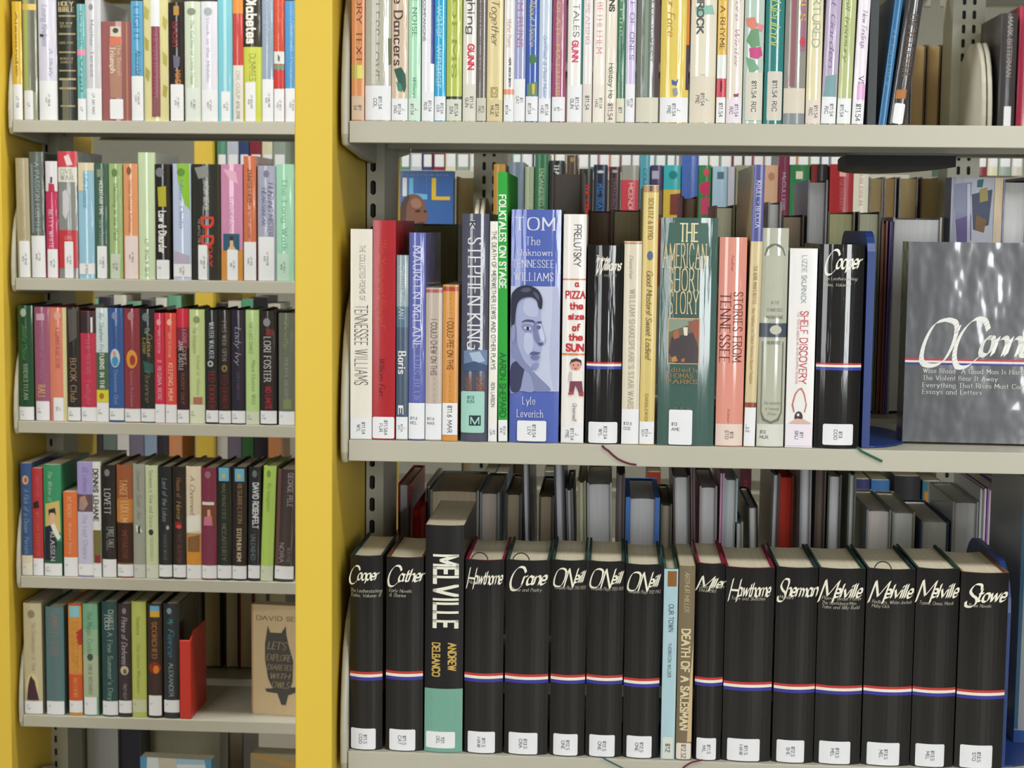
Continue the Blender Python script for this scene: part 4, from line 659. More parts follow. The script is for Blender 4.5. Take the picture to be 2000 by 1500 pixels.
row(G % 'third', YL, ZB[2], [
 (37,66,597,'1f4c2e','dark green spine with light green script, first on the third left shelf',[E(.4,611,.2,8,'a8b8a8'),V('Jennifer Chiave',.45,634,702,9,'5a9a50','i'),V('BIRDIES FLEAN',.5,712,780,8,'a8c0a8','s'),L(795,821,'=LP/FLE')]),
 (69,98,600,'8a4464','mauve plum spine with gold word near its foot',[P('c8a8b8',.15,613,.7,613,.7,626,.15,626),V('A Breath of Peace',.5,632,740,8,'b07894','s'),V('BALI',.45,753,775,13,'d8b070','b'),L(784,830,'=LP/BAL',.05,.95)]),
 (98,131,601,'d47058','coral spine with a cream right edge, third on the third left shelf',[E(.5,617,.2,8,'e0a898'),V('A SUMMER MUSIC STORE',.5,640,720,7,'b05848','g'),('B',601,830,'d4cc94',.8,1),L(777,830,'LP/BAL',.2,.8)]),
 (132,157,600,'2d2725','near-black spine with tan lettering about a book club',[P('5a5450',.1,605,.8,603,.8,660,.2,670),V('BOOK Club',.5,701,785,11,'b08c6c','s'),L(796,822,'=LP/BRA')]),
 (158,189,608,'b42440','crimson spine with black top, fifth on the third left shelf',[B(608,651,'3a2830'),('B',620,650,'e8e0dc',.68,.8),V('THE SHORE Twilight',.5,662,790,9,'cc6c78','s'),L(796,830,'=LP/BRA')]),
 (189,212,602,'c2d6da','narrow spine pale above, forest below with a yellow sticker',[V('By Stephen Fry',.5,612,688,8,'6a7c88','i'),B(689,762,'3c5a44'),V('TURNS IN THE',.5,690,760,8,'dfe6dc','b'),B(762,786,'d4cc2c'),E(.45,774,.2,6,'a8742c'),L(787,830,'=LP/BRA')]),
 (213,242,602,'24488c','royal blue spine with a white oval figure, third left shelf',[E(.45,617,.2,7,'8090b4'),V('JUSTICE',.5,635,675,9,'50548c','s'),E(.45,700,.32,18,'c8d0d8'),E(.45,706,.22,10,'3c94c8'),E(.42,692,.12,6,'d09c8c'),V('Deeanne Gist',.5,724,790,7,'90a4cc','s'),L(798,821,'=LP/BRA')]),
 (243,274,603,'7a2430','maroon spine with an orange gold oval emblem',[E(.45,618,.2,8,'b08488'),V('FLAMING',.5,645,680,9,'9c4844','s'),E(.5,702,.34,18,'dc9c44'),E(.55,704,.18,10,'a83428'),V('Suzanne Brockmann',.5,725,795,6,'b88488','s'),L(799,824,'=LP/BRO')]),
 (275,303,604,'232a2c','black spine with curly gold letters about a curious case',[E(.4,620,.25,8,'6c7c80'),V('The',.5,640,652,9,'b0bcb8','i'),V('Curious',.66,653,696,9,'b89c48','i'),V('Case',.34,660,690,9,'b89c48','i'),P('2c5c54',.2,705,.9,712,.9,728,.3,728),V('Florence',.5,725,785,9,'8a7848','i'),L(799,824,'=LP/BRO')]),
 (303,322,612,'c41c3c','thin crimson spine left of its orange-red twin',[E(.45,630,.22,6,'e8a0a8'),V('AMY CLIPSTON',.45,645,690,5,'e8b8b8','s'),V('2. REGINA ROSE',.5,704,782,7,'e8c8c8','s'),L(790,840,'=LP')]),
 (323,345,612,'d83830','thin orange red spine, right hand one of the two red twins',[E(.42,630,.22,6,'f0b8a8'),V('AMY CLIPSTON',.42,650,698,5,'f0c8b8','s'),V('KEEPING MUM',.5,710,782,8,'f4d8c8','s'),L(791,840,'=LP')]),
 (346,369,603,'3a1c28','spine fading from red at top to black, with white serif name',[B(603,640,'cc2038'),B(640,680,'7c2038'),V('LOVE COMES',.68,645,712,6,'b8a0a0','s'),V('JANE CASTLE',.35,666,724,8,'dcd4d4','s'),V('RAINY DAY',.5,730,790,7,'8a5c30','s'),L(801,830,'=LP/CAS')]),
 (370,400,605,'b9cc84','pale yellow green spine with a tiny flag picture near the foot',[E(.5,625,.22,7,'8a9c64'),V('The Singapore',.4,640,690,8,'98ac6c','s'),V('School of Villainy',.6,695,772,6,'98ac6c','s'),P('b07060',.25,776,.85,776,.85,790,.25,790),L(791,840,'=LP/CHI',0,1,'dfe6cc')]),
 (402,426,606,'20262a','black spine with white capitals WATER WALKER and red lower letters',[V('WATER WALKER',.5,630,700,9,'cfd8dc','s'),E(.4,711,.24,6,'b8c0c0'),E(.4,711,.12,3,'20262a'),V('TED DEKKER',.5,724,798,11,'8c2428','b'),L(802,825,'=LP/DEK')]),
 (427,451,606,'262022','black spine with dim gold ring, right of the WATER WALKER one',[V('EYES WIDE OPEN',.5,628,705,8,'98948c','s'),E(.5,720,.24,7,'8c7440'),E(.5,720,.1,3,'262022'),V('TED DEKKER',.5,732,798,11,'702024','b'),L(803,827,'=LP/DEK')]),
 (452,479,606,'2a2438','black purple spine with white brushed script',[V('Lady Ivy',.5,640,712,11,'a8a4b8','i'),V('GREENWOOD',.5,728,780,6,'54506c','s'),L(803,827,'=LP/DEN')]),
 (480,506,606,'a9cc7c','fresh lime spine between two near-black ones on the third left shelf',[V('THE LAST DANCE',.4,630,692,7,'7c9c54','s'),V('More Elusive Wild',.6,705,790,7,'86a85c','s'),L(804,840,'=LP/EVA',0,1,'d4dcc8')]),
 (508,540,608,'2b2527','black spine with large white capitals LORI and a red word below',[E(.42,630,.22,8,'8c8c94'),P('7c2c30',.35,642,.8,644,.8,656,.4,656),V('LORI FOSTER',.45,659,745,13,'dcdce0','s'),V('NO LIMITS',.5,756,798,10,'a82434','G'),L(803,828,'=LP/FOS')],{'d':.15}),
 (544,575,612,'545a4c','grey green glossy spine beside the yellow panel, third left shelf',[V('Ghostly',.5,620,680,9,'8c9468','i'),V('PHILIPPA GREGORY',.5,700,780,7,'9ca098','s'),P('7c8a5c',.3,780,.8,780,.8,800,.3,800),L(804,835,'=LP')]),
], kind='mylar')
row(G % 'fourth', YL, ZB[3], [
 (43,64,905,'2c4a7c','dark blue spine with a small rose and white script, first on the fourth left shelf',[E(.45,938,.3,9,'c8a890'),E(.5,938,.14,5,'b05840'),V('A Flick of a Dream',.5,955,1040,9,'90a4c0','i'),V('Parsons',.5,1050,1082,8,'90a4c0','s'),B(1085,1100,'d8ccb0'),L(1100,1140,'=LP',0,1,'e0dcd0')],{'kind':'jacket'}),
 (65,85,915,'b02c30','red spine with a tiny horse picture, second on the fourth left shelf',[V('HARD LUCK',.5,930,970,7,'c8506c','b'),P('2c1c1c',.1,982,.6,978,.7,992,.1,994),V('WILLIAM JOHNSTON',.5,1000,1085,7,'cc5844','b'),L(1091,1140,'=LP')],{'kind':'jacket'}),
 (87,121,908,'2f8a5c','green spine showing a young man in a dark coat above white spaced letters',[V('The Widow of',.4,920,980,8,'a8d0b8','i'),P('d0b86c',.1,985,.9,978,.95,1040,.1,1040),P('e0b494',.35,1002,.62,1000,.66,1022,.5,1034,.36,1022),P('2c2420',.28,996,.66,992,.72,1008,.62,1002,.38,1002,.3,1010),P('e8e4dc',.4,1026,.62,1022,.95,1050,.8,1056,.5,1036),B(1058,1100,'24503c'),P('23243c',.05,1030,.4,1026,.75,1060,.6,1095,.05,1095),V('KLASSEN',.5,1040,1095,8,'d8e0d0','s'),L(1101,1126,'=LP/KLA')],{'kind':'jacket','d':.17,'edge':'3a2a1c'}),
 (125,152,961,'dc6c34','short bright orange spine, clearly lower than its neighbours',[V('AC RADIO',.45,970,1010,8,'f0b08c','b'),V('Walkers Story',.5,1022,1082,6,'f0b08c','g'),L(1089,1140,'=LP')],{'kind':'jacket','d':.12}),
 (153,183,903,'9c90cc','lavender spine with a small dog picture and pale lower half',[V('Jill Lehman',.55,912,962,10,'8478b4','s'),B(966,1000,'5c4450'),P('b88c70',.15,972,.5,968,.7,985,.4,998,.1,996),P('8c90a8',.2,982,.4,980,.4,994,.22,996),B(1000,1120,'c2bfda'),V('The Last Chance',.5,1006,1092,9,'9894b4','s'),L(1102,1124,'=LP')],{'kind':'jacket','d':.17}),
 (183,198,903,'dcded8','narrow white spine with bold black spaced capitals DENNIS',[V('DENNIS LEHANE',.4,917,1018,9,'3c4450','G'),B(1036,1100,'6c6430'),P('8c2c34',.2,1085,.9,1085,.9,1100,.2,1100),L(1103,1140,'=LP')],{'kind':'jacket','d':.17}),
 (200,227,909,'201c1e','black spine with white capitals LOVETT, fourth left shelf',[E(.42,924,.2,7,'7c7c80'),V('LOVETT',.42,956,1004,12,'d8d8d8','s'),V('FIRST TALE',.66,1030,1070,9,'c8c8c8','s'),V('of the moon',.4,1030,1075,4,'989898','s'),L(1093,1140,'=LP')]),
 (229,260,909,'8c4424','rust brown spine fading to black with orange capitals',[B(975,1020,'c07834'),B(1022,1100,'3c2018'),V('TARGET',.45,938,975,14,'e0a870','b'),V('LUDLUM',.5,980,1020,14,'e8b47c','b'),V('IMPERATIVE',.5,1036,1092,10,'7c4024','b'),L(1103,1126,'=LP/LUD')]),
 (261,284,907,'8d9084','medium grey spine with a small white bird, fourth left shelf',[V('Sweet Salt Air',.5,920,1015,7,'74786c','i'),P('e0e4e0',.2,1026,.6,1030,.8,1040,.3,1040),P('2c3430',.4,1030,.6,1026,.6,1042,.42,1042),L(1103,1140,'=LP',0,1,'cfd2cc')]),
 (285,309,910,'bfcc9c','pale sage lime spine with a dark leaf dot low down',[V('Between a Vow and Grace',.5,920,1030,8,'8c9c74','s'),E(.45,1040,.2,6,'2c3c28'),V('DEBORAH',.5,1050,1095,6,'9cac84','s'),L(1104,1140,'=LP',0,1,'d8dccc')]),
 (310,336,912,'1e2226','black spine with silvery blue script, left of the gold scripted one',[V('Lord of the Lakes',.5,935,1018,9,'8c98ac','i'),E(.7,1031,.1,4,'b8b8b8'),V('DARCIE WILDE',.5,1045,1095,6,'6c7070','s'),L(1104,1127,'=LP')]),
 (338,363,912,'241e20','black spine with orange gold script and a red emblem',[V('House of',.5,935,972,8,'a87434','s'),V('Horror',.5,980,1015,9,'b88c34','i'),P('8c2430',.2,1020,.7,1020,.7,1032,.2,1032),E(.5,1029,.2,4,'e04830'),V('M.C. BEATON',.5,1045,1098,8,'8c3c28','s'),L(1104,1128,'=LP')]),
 (364,393,912,'dbc9ac','cream spine with brown script and an amber lower scene',[V('A Charmed Life',.45,930,1035,9,'7c6c5c','i'),P('eeeae0',.02,1010,.95,1005,.95,1036,.02,1042),B(1042,1104,'b88850'),P('8a6038',.1,1050,.9,1045,.9,1080,.1,1078),P('d89434',.05,1080,.95,1078,.95,1103,.05,1103),L(1104,1130,'=LP')]),
 (394,423,915,'6a1c34','wine red spine with a figure in a pink dress',[E(.45,928,.2,7,'9c6c74'),V('CLOSED HEART',.5,940,978,8,'984054','s'),B(981,987,'e0d8cc',.05,.85),B(989,1027,'6c3c28'),P('dca080',.42,996,.6,996,.62,1010,.4,1010),P('c87890',.2,1010,.7,1008,.75,1027,.15,1027),V('MICHAELS',.5,1036,1095,8,'8c3c54','s'),L(1105,1130,'=LP')]),
 (424,452,913,'1d2220','black spine with a light blue star sticker, left one of the two alike',[P('6cb4d4',.15,914,.85,914,.85,940,.15,940),E(.5,930,.14,5,'c8b464'),V('MALPRACTICE',.5,946,1015,7,'6c7c54','s'),V('MCCAFFERTY',.5,1024,1095,8,'74805c','s'),L(1105,1130,'=LP')]),
 (453,481,913,'241d1f','black spine with a light blue star sticker, right one with cream name below',[P('6cb4d4',.2,916,.85,916,.85,941,.2,941),E(.5,931,.14,5,'c8b464'),V('RESURRECTION',.55,946,1022,8,'a88454','s'),V('STEPHEN KIM',.5,1033,1096,8,'dcc8a4','b'),L(1106,1131,'=LP')],{'lean':.004}),
 (484,507,913,'1f2126','black spine with white capitals DAVID, before the leaning lime one',[E(.5,926,.2,7,'6c7078'),V('DAVID ROSENFELT',.6,944,1032,10,'dce0e8','G'),V('UNLEASHED',.42,1045,1094,8,'74808c','g'),L(1105,1130,'=LP')],{'lean':.012}),
 (508,532,911,'9fc44c','bright lime spine leaning right near the end of the fourth left shelf',[E(.42,926,.16,7,'74943c'),V('My Imaginary',.5,945,1000,7,'84a83c','s'),L(1106,1140,'=LP',0,1,'d4dcc4')],{'lean':.035}),
 (535,572,918,'3f3233','dark brown spine leaning right with dim silver capitals, by the yellow panel',[('B',918,1105,'60403c',0,.2),V('GEORGE PELE',.7,925,990,9,'a8a4a4','g'),V('NOIRA',.35,1062,1100,8,'9c9898','g'),V('WAYNE',.72,1070,1100,6,'807c7c','g'),L(1107,1132,'=LP')],{'lean':.035}),
], kind='mylar')
row(G % 'fifth', YL, ZB[4], [
 (48,83,1179,'b5aa82','wide tan spine with a hooded cloak silhouette near the foot',[E(.45,1200,.2,8,'8c8468'),V('The Dovekeepers of Time',.58,1216,1310,8,'a09470','s'),E(.45,1340,.36,24,'d8cc94'),P('472c3c',.4,1320,.5,1326,.6,1330,.68,1345,.82,1368,.15,1368,.2,1345,.3,1328),L(1370,1394,'=LP/LUD')],{'r':.003}),
 (91,126,1186,'3d6064','dark teal grey spine with rose capitals, second on the fifth left shelf',[V('DANIELLE STEEL',.5,1194,1284,15,'a07c70','s'),V('Southern Lights',.5,1292,1366,9,'7c7c74','s'),L(1370,1397,'=LP',0,.98)],{'r':.003}),
 (135,161,1180,'cf7c2c','orange spine with red patches and a pale blue sticker at the top',[B(1180,1184,'c04020'),P('88c4d0',.12,1184,.85,1184,.85,1206,.12,1206),P('b8342c',.6,1235,1,1228,1,1260,.7,1260),B(1318,1368,'cc4c28'),V('THE LAST EMPTY',.5,1212,1315,12,'c89c30','b'),V('MATTHEWS',.5,1325,1362,8,'e0b040','s'),L(1369,1392,'=LP')]),
 (163,192,1180,'5f9c78','green spine paling toward its foot with a small swirl',[B(1230,1280,'8cb08c'),B(1280,1362,'a8b494'),V('The Magic Circle',.5,1195,1275,9,'54806c','s'),E(.5,1284,.2,7,'3c5048'),V('EMILIE RICHARDS',.5,1298,1356,7,'50685c','s'),L(1362,1396,'=LP',.05,.9)]),
 (200,230,1176,'1e4648','dark bottle green spine with white lettering about a summer',[V('CHARLES',.62,1192,1230,9,'c8d4cc','s'),V('TODD',.36,1200,1230,9,'c8d4cc','s'),V('A Fine Summer\'s Day',.55,1236,1368,9,'94b0a4','s'),L(1370,1397,'=LP')]),
 (232,257,1180,'30202c','black plum spine with white script and a small cream flower',[E(.5,1194,.16,6,'8c7c84'),V('Prince of Darkness',.5,1206,1298,10,'c8bcc4','i'),E(.48,1310,.32,9,'c8bc9c'),E(.52,1312,.14,5,'6c5c4c'),V('TRACY WOLFF',.5,1336,1366,6,'a0949c','g'),L(1369,1393,'=LP')]),
 (258,286,1176,'a9b44c','yellow green spine with faint olive lettering on the fifth left shelf',[V('Nowhere',.5,1206,1240,7,'849034','s'),V('The Horse Whisperer',.5,1258,1356,6,'8c983c','s'),L(1367,1392,'=LP',0,1,'cfd2b0')]),
 (289,317,1180,'2c1d18','black brown spine with fiery blot and blue-yellow flag sticker',[P('6cacd0',.2,1184,.85,1184,.85,1194,.2,1194),P('d8a83c',.2,1194,.85,1194,.85,1206,.2,1206),V('SCORCHED',.5,1216,1286,9,'b06c2c','b'),E(.5,1305,.42,12,'8a3418'),E(.6,1308,.2,8,'e08030'),V('GRIFFIN',.5,1322,1352,7,'6c3820','s'),L(1359,1398,'=LP',.05,.95)]),
 (320,350,1180,'18242c','black navy spine with teal script next to the red bookend',[E(.4,1194,.16,6,'7c98a0'),V('My',.5,1210,1220,9,'50a4b0','i'),V('Fierce',.5,1230,1282,11,'3c8ca4','i'),V('ALEXANDER',.5,1296,1360,8,'94a0a4','g'),L(1368,1392,'=LP')]),
], kind='mylar')
# red wedge bookend on the fifth shelf
rb = empty('bookend', tuple(xz_at(351.5, ZB[4]+.0004, YB+.004))); tag(rb, 'red bookend with a sloping side at the end of the fifth left shelf row', 'bookend')
mb = MB(); w1 = xz_at(373, ZB[4], YB).x - xz_at(351, ZB[4], YB).x; hh = at(362,1252,YB).z - ZB[4]; RD = mat('cc2f1c','metal')
mb.box((0,0,.0),(w1,.004,hh),RD); mb.build('front_post', rb, bevel=.0015)
mb = MB(); mb.prism([(.0045,0),(.0045,hh),(.03,hh+.012),(.12,hh+.012),(.12,0)], w1-.003, w1-.0005, RD, axis='x'); mb.build('side_plate', rb)
mb = MB(); mb.box((.0005,.0045,0),(w1-.0035,.12,.0012),RD); mb.build('foot_plate', rb)
make_book('book','tan book turned cover out with a dark owl drawing, fifth left shelf','book','face-out books in the left bay',492,640,1182,YB+.05,ZB[4],'cdb388',
 [('B',1100,1500,'b88868',0,.02),V('',.5,0,1,1,'ffffff','g'),H('DAVID SEDARIS',1212,.07,.9,8,'7c6c54','g'),
  P('4c4a46',.2,1240,.22,1222,.25,1236,.4,1236,.46,1222,.47,1240,.5,1260,.56,1290,.55,1330,.5,1352,.3,1352,.22,1325,.18,1290,.18,1258),
  P('4c4a46',.18,1346,.6,1340,.6,1350,.5,1356,.2,1352),P('4c4a46',.34,1352,.5,1352,.46,1376,.4,1376),
  H("LET'S",1268,.22,.46,14,'b8a27c','i'),H('EXPLORE',1290,.2,.52,12,'b8a27c','i'),H('DIABETES',1308,.21,.54,10,'b8a27c','i'),H('WITH',1325,.24,.5,10,'b8a27c','i'),H('OWLS',1343,.27,.5,12,'b8a27c','i')],
 d=.03,r=.0004,kind='jacket',edge='b08c60',rz=-.09,pg='d8d0bc')
make_book('book','light blue book turned cover out with a white cloudy face, bottom of the left bay','book','face-out books in the left bay',276,416,1442,YB+.03,ZB[4]-.30,'4c94c4',
 [P('dfe8ee',.1,1470,.4,1452,.9,1462,.96,1520,.9,1600,.05,1600),P('cfc8b8',.25,1480,.5,1470,.55,1520,.3,1540),P('a8cce0',.5,1475,.9,1470,.9,1490,.5,1492)],d=.03,r=.0004,kind='jacket',rz=-.06,hh=.215)
make_book('book','brown book turned cover out with striped page tops, bottom right of the left bay','book','face-out books in the left bay',490,630,1437,YB+.05,ZB[4]-.30,'8f7f58',
 [P('b08c50',.05,1470,1,1500,1,1512,.05,1482)],d=.04,r=.0004,kind='jacket',rz=-.05,hh=.222)
rear([
 (152,170,1425,'5c6058','dim grey green volume in the bottom left gap',{'pg':'74786c'}),
 (172,232,1424,'c4b79c','cream page block in the bottom left gap, beside the dark board',{'pg':'c2b598'}),
 (234,276,1424,'2c2c34','dark board in the bottom left gap, left of the blue cover',{'pg':'34343a'}),
 (292,432,1424,'6a6858','wide grey brown block behind the blue face-out cover',{'pg':'7a7664','Y':YB+.4}),
 (446,476,1424,'3a3238','shaded page block between dark boards in the bottom left gap',{'pg':'6c6454'}),
], ZB[4]-.30, 'books on the far side of the left bay, bottom', Yf=YB+.33, d=.15, hh=.24)
rear([
 (364,396,1158,'3a362c','shadowed page block right beside the top of the red bookend',{'pg':'6a6350'}),
 (398,432,1158,'1e1c28','first of three page blocks glimpsed beyond the red bookend, in dark boards',{'pg':'857a5c'}),
 (440,466,1158,'3a2226','second of three page blocks glimpsed beyond the red bookend, with maroon edge',{'pg':'928872'}),
 (468,494,1158,'7c1c20','third of three page blocks glimpsed beyond the red bookend, nearest the owl cover',{'pg':'857a5c'}),
 (496,522,1158,'4a4438','page block partly behind the owl cover, left one',{'pg':'857a5c'}),
 (524,560,1158,'4a4438','page block partly behind the owl cover, right one',{'pg':'857a5c'}),
], ZB[4], 'books on the far side of the left bay, fifth shelf', Yf=YB+.36, d=.14, hh=.225)
# ------------------------------------------------------------------ unit across the aisle, seen through the gaps of the near unit
row('books across the aisle seen over the middle near shelf', YL, ZB[1], [
 (962,985,321,'a87a2c','ochre book top behind the bright green spine, across the aisle',[]),
 (992,1021,317,'5f7080','slate blue spine top with pale italic name, across the aisle',[V('Mary Ann',.5,352,420,7,'8c9cac','i')]),
 (1023,1040,326,'8c9a7c','sage grey spine top, left of the endangered one',[V('TRAVEL',.5,382,425,7,'b8c0a8','g')]),
 (1042,1068,298,'26603c','green spine with pale capitals ENDANGERED, across the aisle',[V('ENDANGERED SPECIES',.5,330,450,8,'a8c49c','g')]),
 (1070,1098,314,'1c2624','black spine with a mint edge behind the brown slipcase',[V('THE',.5,322,345,9,'dcdcdc','b')]),
 (1104,1124,303,'4a382c','dim brown spine with a gold coin dot, across the aisle',[E(.5,312,.2,5,'a07c34')]),
 (1128,1153,330,'23281e','black spine with glowing red letters, across the aisle',[V('THE FIRM',.5,360,420,12,'c83020','G')],{'edge':'c8d0c8'}),
 (1156,1183,322,'18243c','navy spine with bright blue letters, across the aisle',[E(.5,336,.25,3,'b8c0c8'),V('M.C. BEATON',.5,360,430,9,'2c6cb0','G')]),
 (1186,1208,326,'3c2428','dark maroon spine with a dull title, left of the grey and red one',[E(.5,335,.25,3,'a89c9c'),V('DRAGONZILLA',.5,350,430,6,'84707c','s')]),
 (1211,1243,323,'8a8a84','spine grey above and bright red below with white letters',[B(352,600,'c03844'),V('MCENDREE',.55,358,430,8,'e8c8cc','g')]),
 (1246,1265,300,'4590a4','teal blue spine rising behind the straw yellow one',[V('COUNTRY',.5,330,400,7,'2c7088','g')]),
 (1267,1290,323,'3c3058','purple spine with gold lower half, across the aisle',[P('a8a4bc',.1,334,.7,334,.7,350,.1,350),B(372,420,'6c5448')]),
 (1292,1325,323,'2fa2a8','turquoise spine with yellow lower part, above the green anthology',[B(371,600,'c8ac3c'),E(.55,342,.25,8,'1c7c84'),P('7c3c34',.4,380,1,378,1,420,.4,420)]),
 (1327,1359,296,'3c5cac','bright blue spine top, tallest over the green anthology',[V('SHADOWED',.45,320,375,8,'5878c0','g')]),
 (1360,1384,323,'2c7840','green spine with pink flowers, right of the bright blue one',[E(.6,337,.24,8,'c85060'),P('c03464',.1,360,.9,352,.9,380,.5,384,.1,374),P('c04468',.2,388,.9,386,.9,420,.2,420)]),
 (1387,1416,325,'9cbcd4','pale powder blue spine with a grey stamp, across the aisle',[P('50707c',.3,336,.75,336,.75,350,.3,350)]),
 (1417,1430,326,'b4b4c0','narrow lilac grey spine next to the powder blue one',[]),
 (1432,1466,323,'8c8a70','olive cream patterned spine left of the violet topped one',[P('b86c50',.15,345,.35,345,.55,395,.35,398)]),
 (1488,1514,323,'d0a484','peach spine between the violet topped one and a maroon one',[E(.5,345,.25,8,'b88468')]),
 (1515,1536,300,'6c2440','maroon spine with pale vertical capitals, across the aisle',[V('McCULLERS',.5,338,410,6,'c8b0c4','g')]),
 (1537,1575,322,'24703c','green spine with a white square stamp, across the aisle',[P('dcdcc8',.3,335,.65,335,.65,350,.3,350)]),
 (1578,1610,321,'6a1c1c','very dark red spine with white vertical name, across the aisle',[('B',300,600,'1c1418',.35,1),V('DI MORRO',.7,358,440,7,'dcdcdc','g')]),
 (1615,1660,321,'9c1c24','deep red spine with a small cream stamp, across the aisle',[P('e0b0a0',.4,330,.68,330,.68,345,.4,345),V('GERMANY',.5,352,410,6,'c87070','s')]),
 (1661,1690,321,'d4d2c0','cream spine with faint red letters, last before the brown page blocks',[V('CHILDREN',.5,332,400,7,'c89890','s')]),
], kind='jacket')
make_book('book','blue book turned cover out with large coloured letters and a bald man in profile','book','books across the aisle seen over the middle near shelf',779,884,334,YB+.03,ZB[1],'2a58a0',
 [V('',.5,0,1,1,'ffffff','g'),P('e4e4ec',.06,348,.14,348,.14,384,.06,384),P('6cb8e0',.18,348,.26,348,.26,378,.52,380,.52,390,.18,390),P('e0bc34',.60,348,.68,348,.68,384,.94,384,.94,391,.60,391),H('A YOUNG BESTSELLING AUTHOR',344,.03,.9,4,'8ca8d0','g'),
  Sm('80584a',.02,450,.04,410,.1,390,.22,380,.36,382,.46,394,.5,410,.54,424,.5,432,.5,446,.4,470,.1,470),Sm('54423a',.0,420,.05,396,.14,383,.2,384,.14,404,.12,430,.04,450,.0,440),Sm('a07666',.22,392,.34,388,.42,400,.34,408,.24,404),Sm('3a2820',.3,412,.38,410,.39,414,.31,415),Sm('3a2820',.46,412,.5,411,.5,415,.46,415),Sm('4c3428',.3,437,.46,434,.44,439,.32,441)],d=.03,r=.0004,kind='jacket',edge='e0e0e0')
rear([
 (1692,1719,346,'5a3c30','first brown page block across the aisle, right of the last cream spine',{}),
 (1721,1744,346,'3c2420','second brown page block across the aisle, a narrow one',{'pg':'8c7450'}),
 (1750,1786,346,'2c2018','third brown page block across the aisle, in very dark boards',{}),
 (1792,1832,346,'6a3018','fourth brown page block across the aisle, with a rust edge',{}),
 (1838,1852,346,'202018','dark board ending the brown page blocks across the aisle',{'pg':'4a4638'}),
 (890,925,345,'6a6450','dim page block across the aisle right of the blue cover with big letters',{}),
 (927,940,350,'2c2c24','dark slit of a book beside the slotted far post',{}),
], ZB[1], 'page blocks on the far side of the unit across the aisle', Yf=YB+.34, d=.14, pg='93815f')
row('books across the aisle beyond the top near shelf', YL, ZB[0], [
 (1948,1980,26,'3a3638','dark spine with pale vertical capitals behind the rounded bracket, top right',[V('MARK BITTERMAN',.55,34,150,9,'a89c94','g'),L(208,260,'',.35,.8)],{'d':.16,'edge':'9aa8a0'}),
 (1984,2010,12,'b01c3c','crimson book with a pale strip at the top right corner',[P('d0ccc4',.6,170,1,150,1,260,.5,260)],{'d':.16,'Y':YB+.02}),
], kind='jacket')
rear([
 (1776,1803,82,'4a3c28','brown page block standing in the far unit, left of three at top right',{}),
 (1806,1832,82,'54442c','brown page block standing in the far unit, middle of three at top right',{}),
 (1835,1862,84,'3c3424','brown page block standing in the far unit, right of three at top right',{}),
 (1742,1773,80,'40342a','brown page block mostly hidden by the leaning dark book at top right',{}),
], ZB[0]+.012, 'page blocks beyond the top near shelf', Yf=YB+.34, d=.14, pg='7c6848', hh=.17)
row('books across the aisle seen under the middle near shelf', YL, ZB[3], [
 (942,964,926,'6ca8b4','black spine with a teal sticker glimpsed under the near shelf',[]),
 (966,990,924,'38608c','blue topped spine with an orange sticker glimpsed under the near shelf',[P('c8902c',.3,932,.9,932,.9,948,.3,948)]),
 (1060,1088,922,'4a5448','dark green book top under the near shelf, left part',[]),
 (1150,1176,920,'3c4044','dark slate book top under the near shelf',[]),
 (1260,1286,922,'903020','brick red book top under the near shelf, behind the blue wrapped book',[]),
 (1395,1420,918,'d8cfa0','cream sticker-topped book under the near shelf',[]),
 (1440,1462,915,'4c1c2c','wine dark spine under the near shelf with small red letters',[V('NIGHT',.5,940,990,6,'8c2c44','b')]),
 (1664,1692,936,'2c2c60','navy blue book top under the near shelf, right part',[]),
 (1695,1730,938,'2c64a4','medium blue book top under the near shelf, right part',[]),
 (1740,1790,930,'1c1c24','black book top under the near shelf beside a teal one',[]),
 (1795,1830,940,'2c6478','teal and orange book side under the near shelf',[P('b87c24',.1,960,.6,966,.6,990,.1,985)]),
], kind='jacket')
rear([(900+i*34, 930+i*34, 900, c, 'dim page block high behind the near bottom shelf, %s' % w, {}) for i, (c, w) in enumerate([('3a3628','over the tall biography'),('4c4438','right of the tall biography'),('2c2824','left of the lavender pages'),('46423a','behind the lavender pages')])], ZB[3], 'far page blocks under the middle near shelf', Yf=YB+.34, d=.13, pg='8c8064')
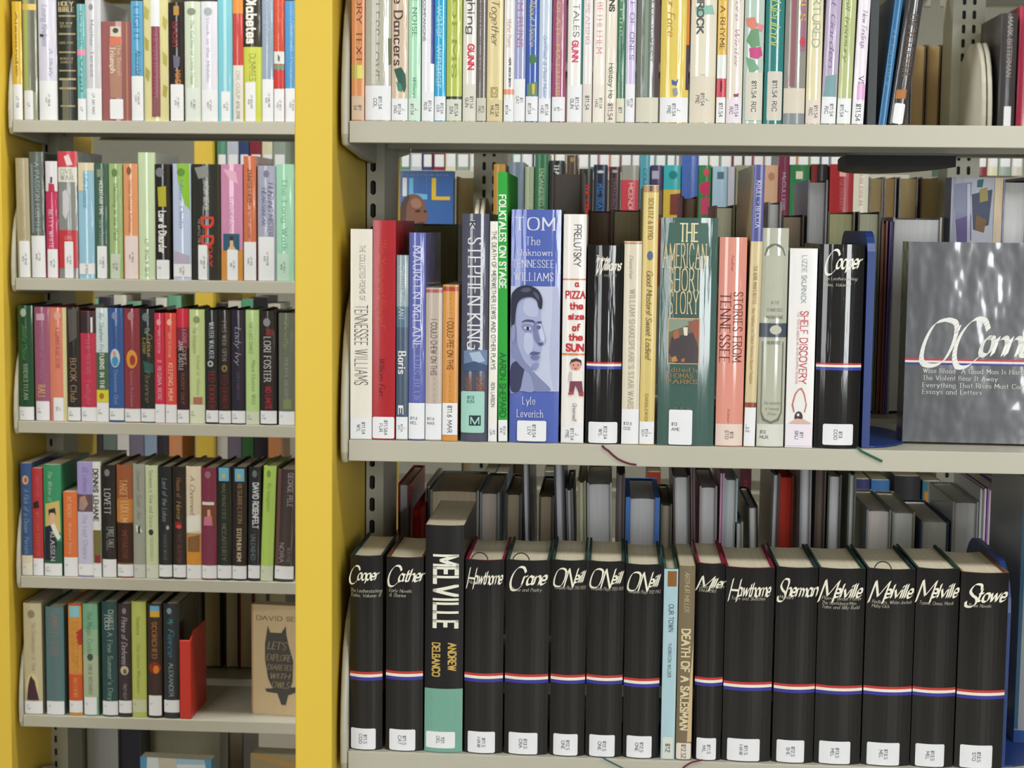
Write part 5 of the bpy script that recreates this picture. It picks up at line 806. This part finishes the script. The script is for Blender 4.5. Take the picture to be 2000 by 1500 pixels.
# ------------------------------------------------------------------ farthest row: only feet and strips of books show
ORD = 'first second third fourth fifth sixth seventh eighth ninth tenth eleventh twelfth thirteenth fourteenth fifteenth sixteenth seventeenth eighteenth nineteenth'.split()
def ordn(i):
    return ORD[i] if i < 19 else ('twentieth' if i == 19 else ('twenty-' + ORD[i-20] if i < 29 else ('thirtieth' if i == 29 else 'thirty-' + ORD[i-30])))
def cname(h):
    r, g, b = [int(h[i:i+2], 16) for i in (0, 2, 4)]; m = max(r, g, b); n = min(r, g, b)
    if m - n < 26: return 'pale' if m > 170 else ('grey' if m > 90 else 'dark')
    return ('red' if g < 120 else 'sandy') if r == m else ('green' if g == m else 'blue')
def far_row(z, xs, cols, label_on, group, lab, h=.235):
    for i, (a, b) in enumerate(xs):
        c = cols[(i*5+i//3) % len(cols)]
        make_book('book', '%s, %s from its left, %s' % (lab, ordn(i), cname(c)), 'book', group, a, b, 0, YC+.004, z, c, [L(at(0,0,0).x*0 + YLAB[z][0], YLAB[z][1], '', .14, .94)] if label_on else [], d=.14, kind='jacket', hh=h - (i*7 % 4)*.006, r=.001)
YLAB = {ZC[0]: (302, 326), ZC[2]: (0, 0), ZC[3]: (0, 0)}
cols = ['4a8a70','7c2430','c8c4b8','d89868','8ca4bc','b8bcd0','d8d4b0','3c5c54','5a4a40','7cc0a8','2c3c6c','8c9c90','c46070','d0d0c8','486c84']
def spans(a, b, w, gap=1.5):
    out = []; i = 0
    while a + w < b:
        ww = w + (i*11 % 7) - 3; out.append((a, a+ww)); a += ww + gap; i += 1
    return out
far_row(ZC[0], spans(424, 572, 21), cols, True, 'far books with labelled feet', 'far labelled foot in the left gap')
far_row(ZC[0], spans(782, 945, 21), cols, True, 'far books with labelled feet, middle', 'far labelled foot above the big-lettered cover')
far_row(ZC[0], spans(1000, 1690, 20), cols, True, 'far books with labelled feet, right', 'far labelled foot over the far spine tops')
far_row(ZC[0], spans(1840, 2000, 21), cols, True, 'far books with labelled feet, right end', 'far labelled foot at the right edge')
far_row(ZC[2], spans(120, 376, 25)+spans(424, 572, 24), ['2c2a34','c8bcb4','5aa07c','a8a8b0','3a2c34','d0ccc0','5c7c40','4c4c5c'], False, 'far books above the third left row', 'far book over the third left row', .225)
far_row(ZC[3], spans(130, 376, 24)+spans(424, 572, 24), ['1c1c30','2c2430','c88c54','d8d4d0','2c5c30','88a0bc','d88c58','5c6c64','6c6478'], False, 'far books above the fourth left row', 'far book over the fourth left row', .235)
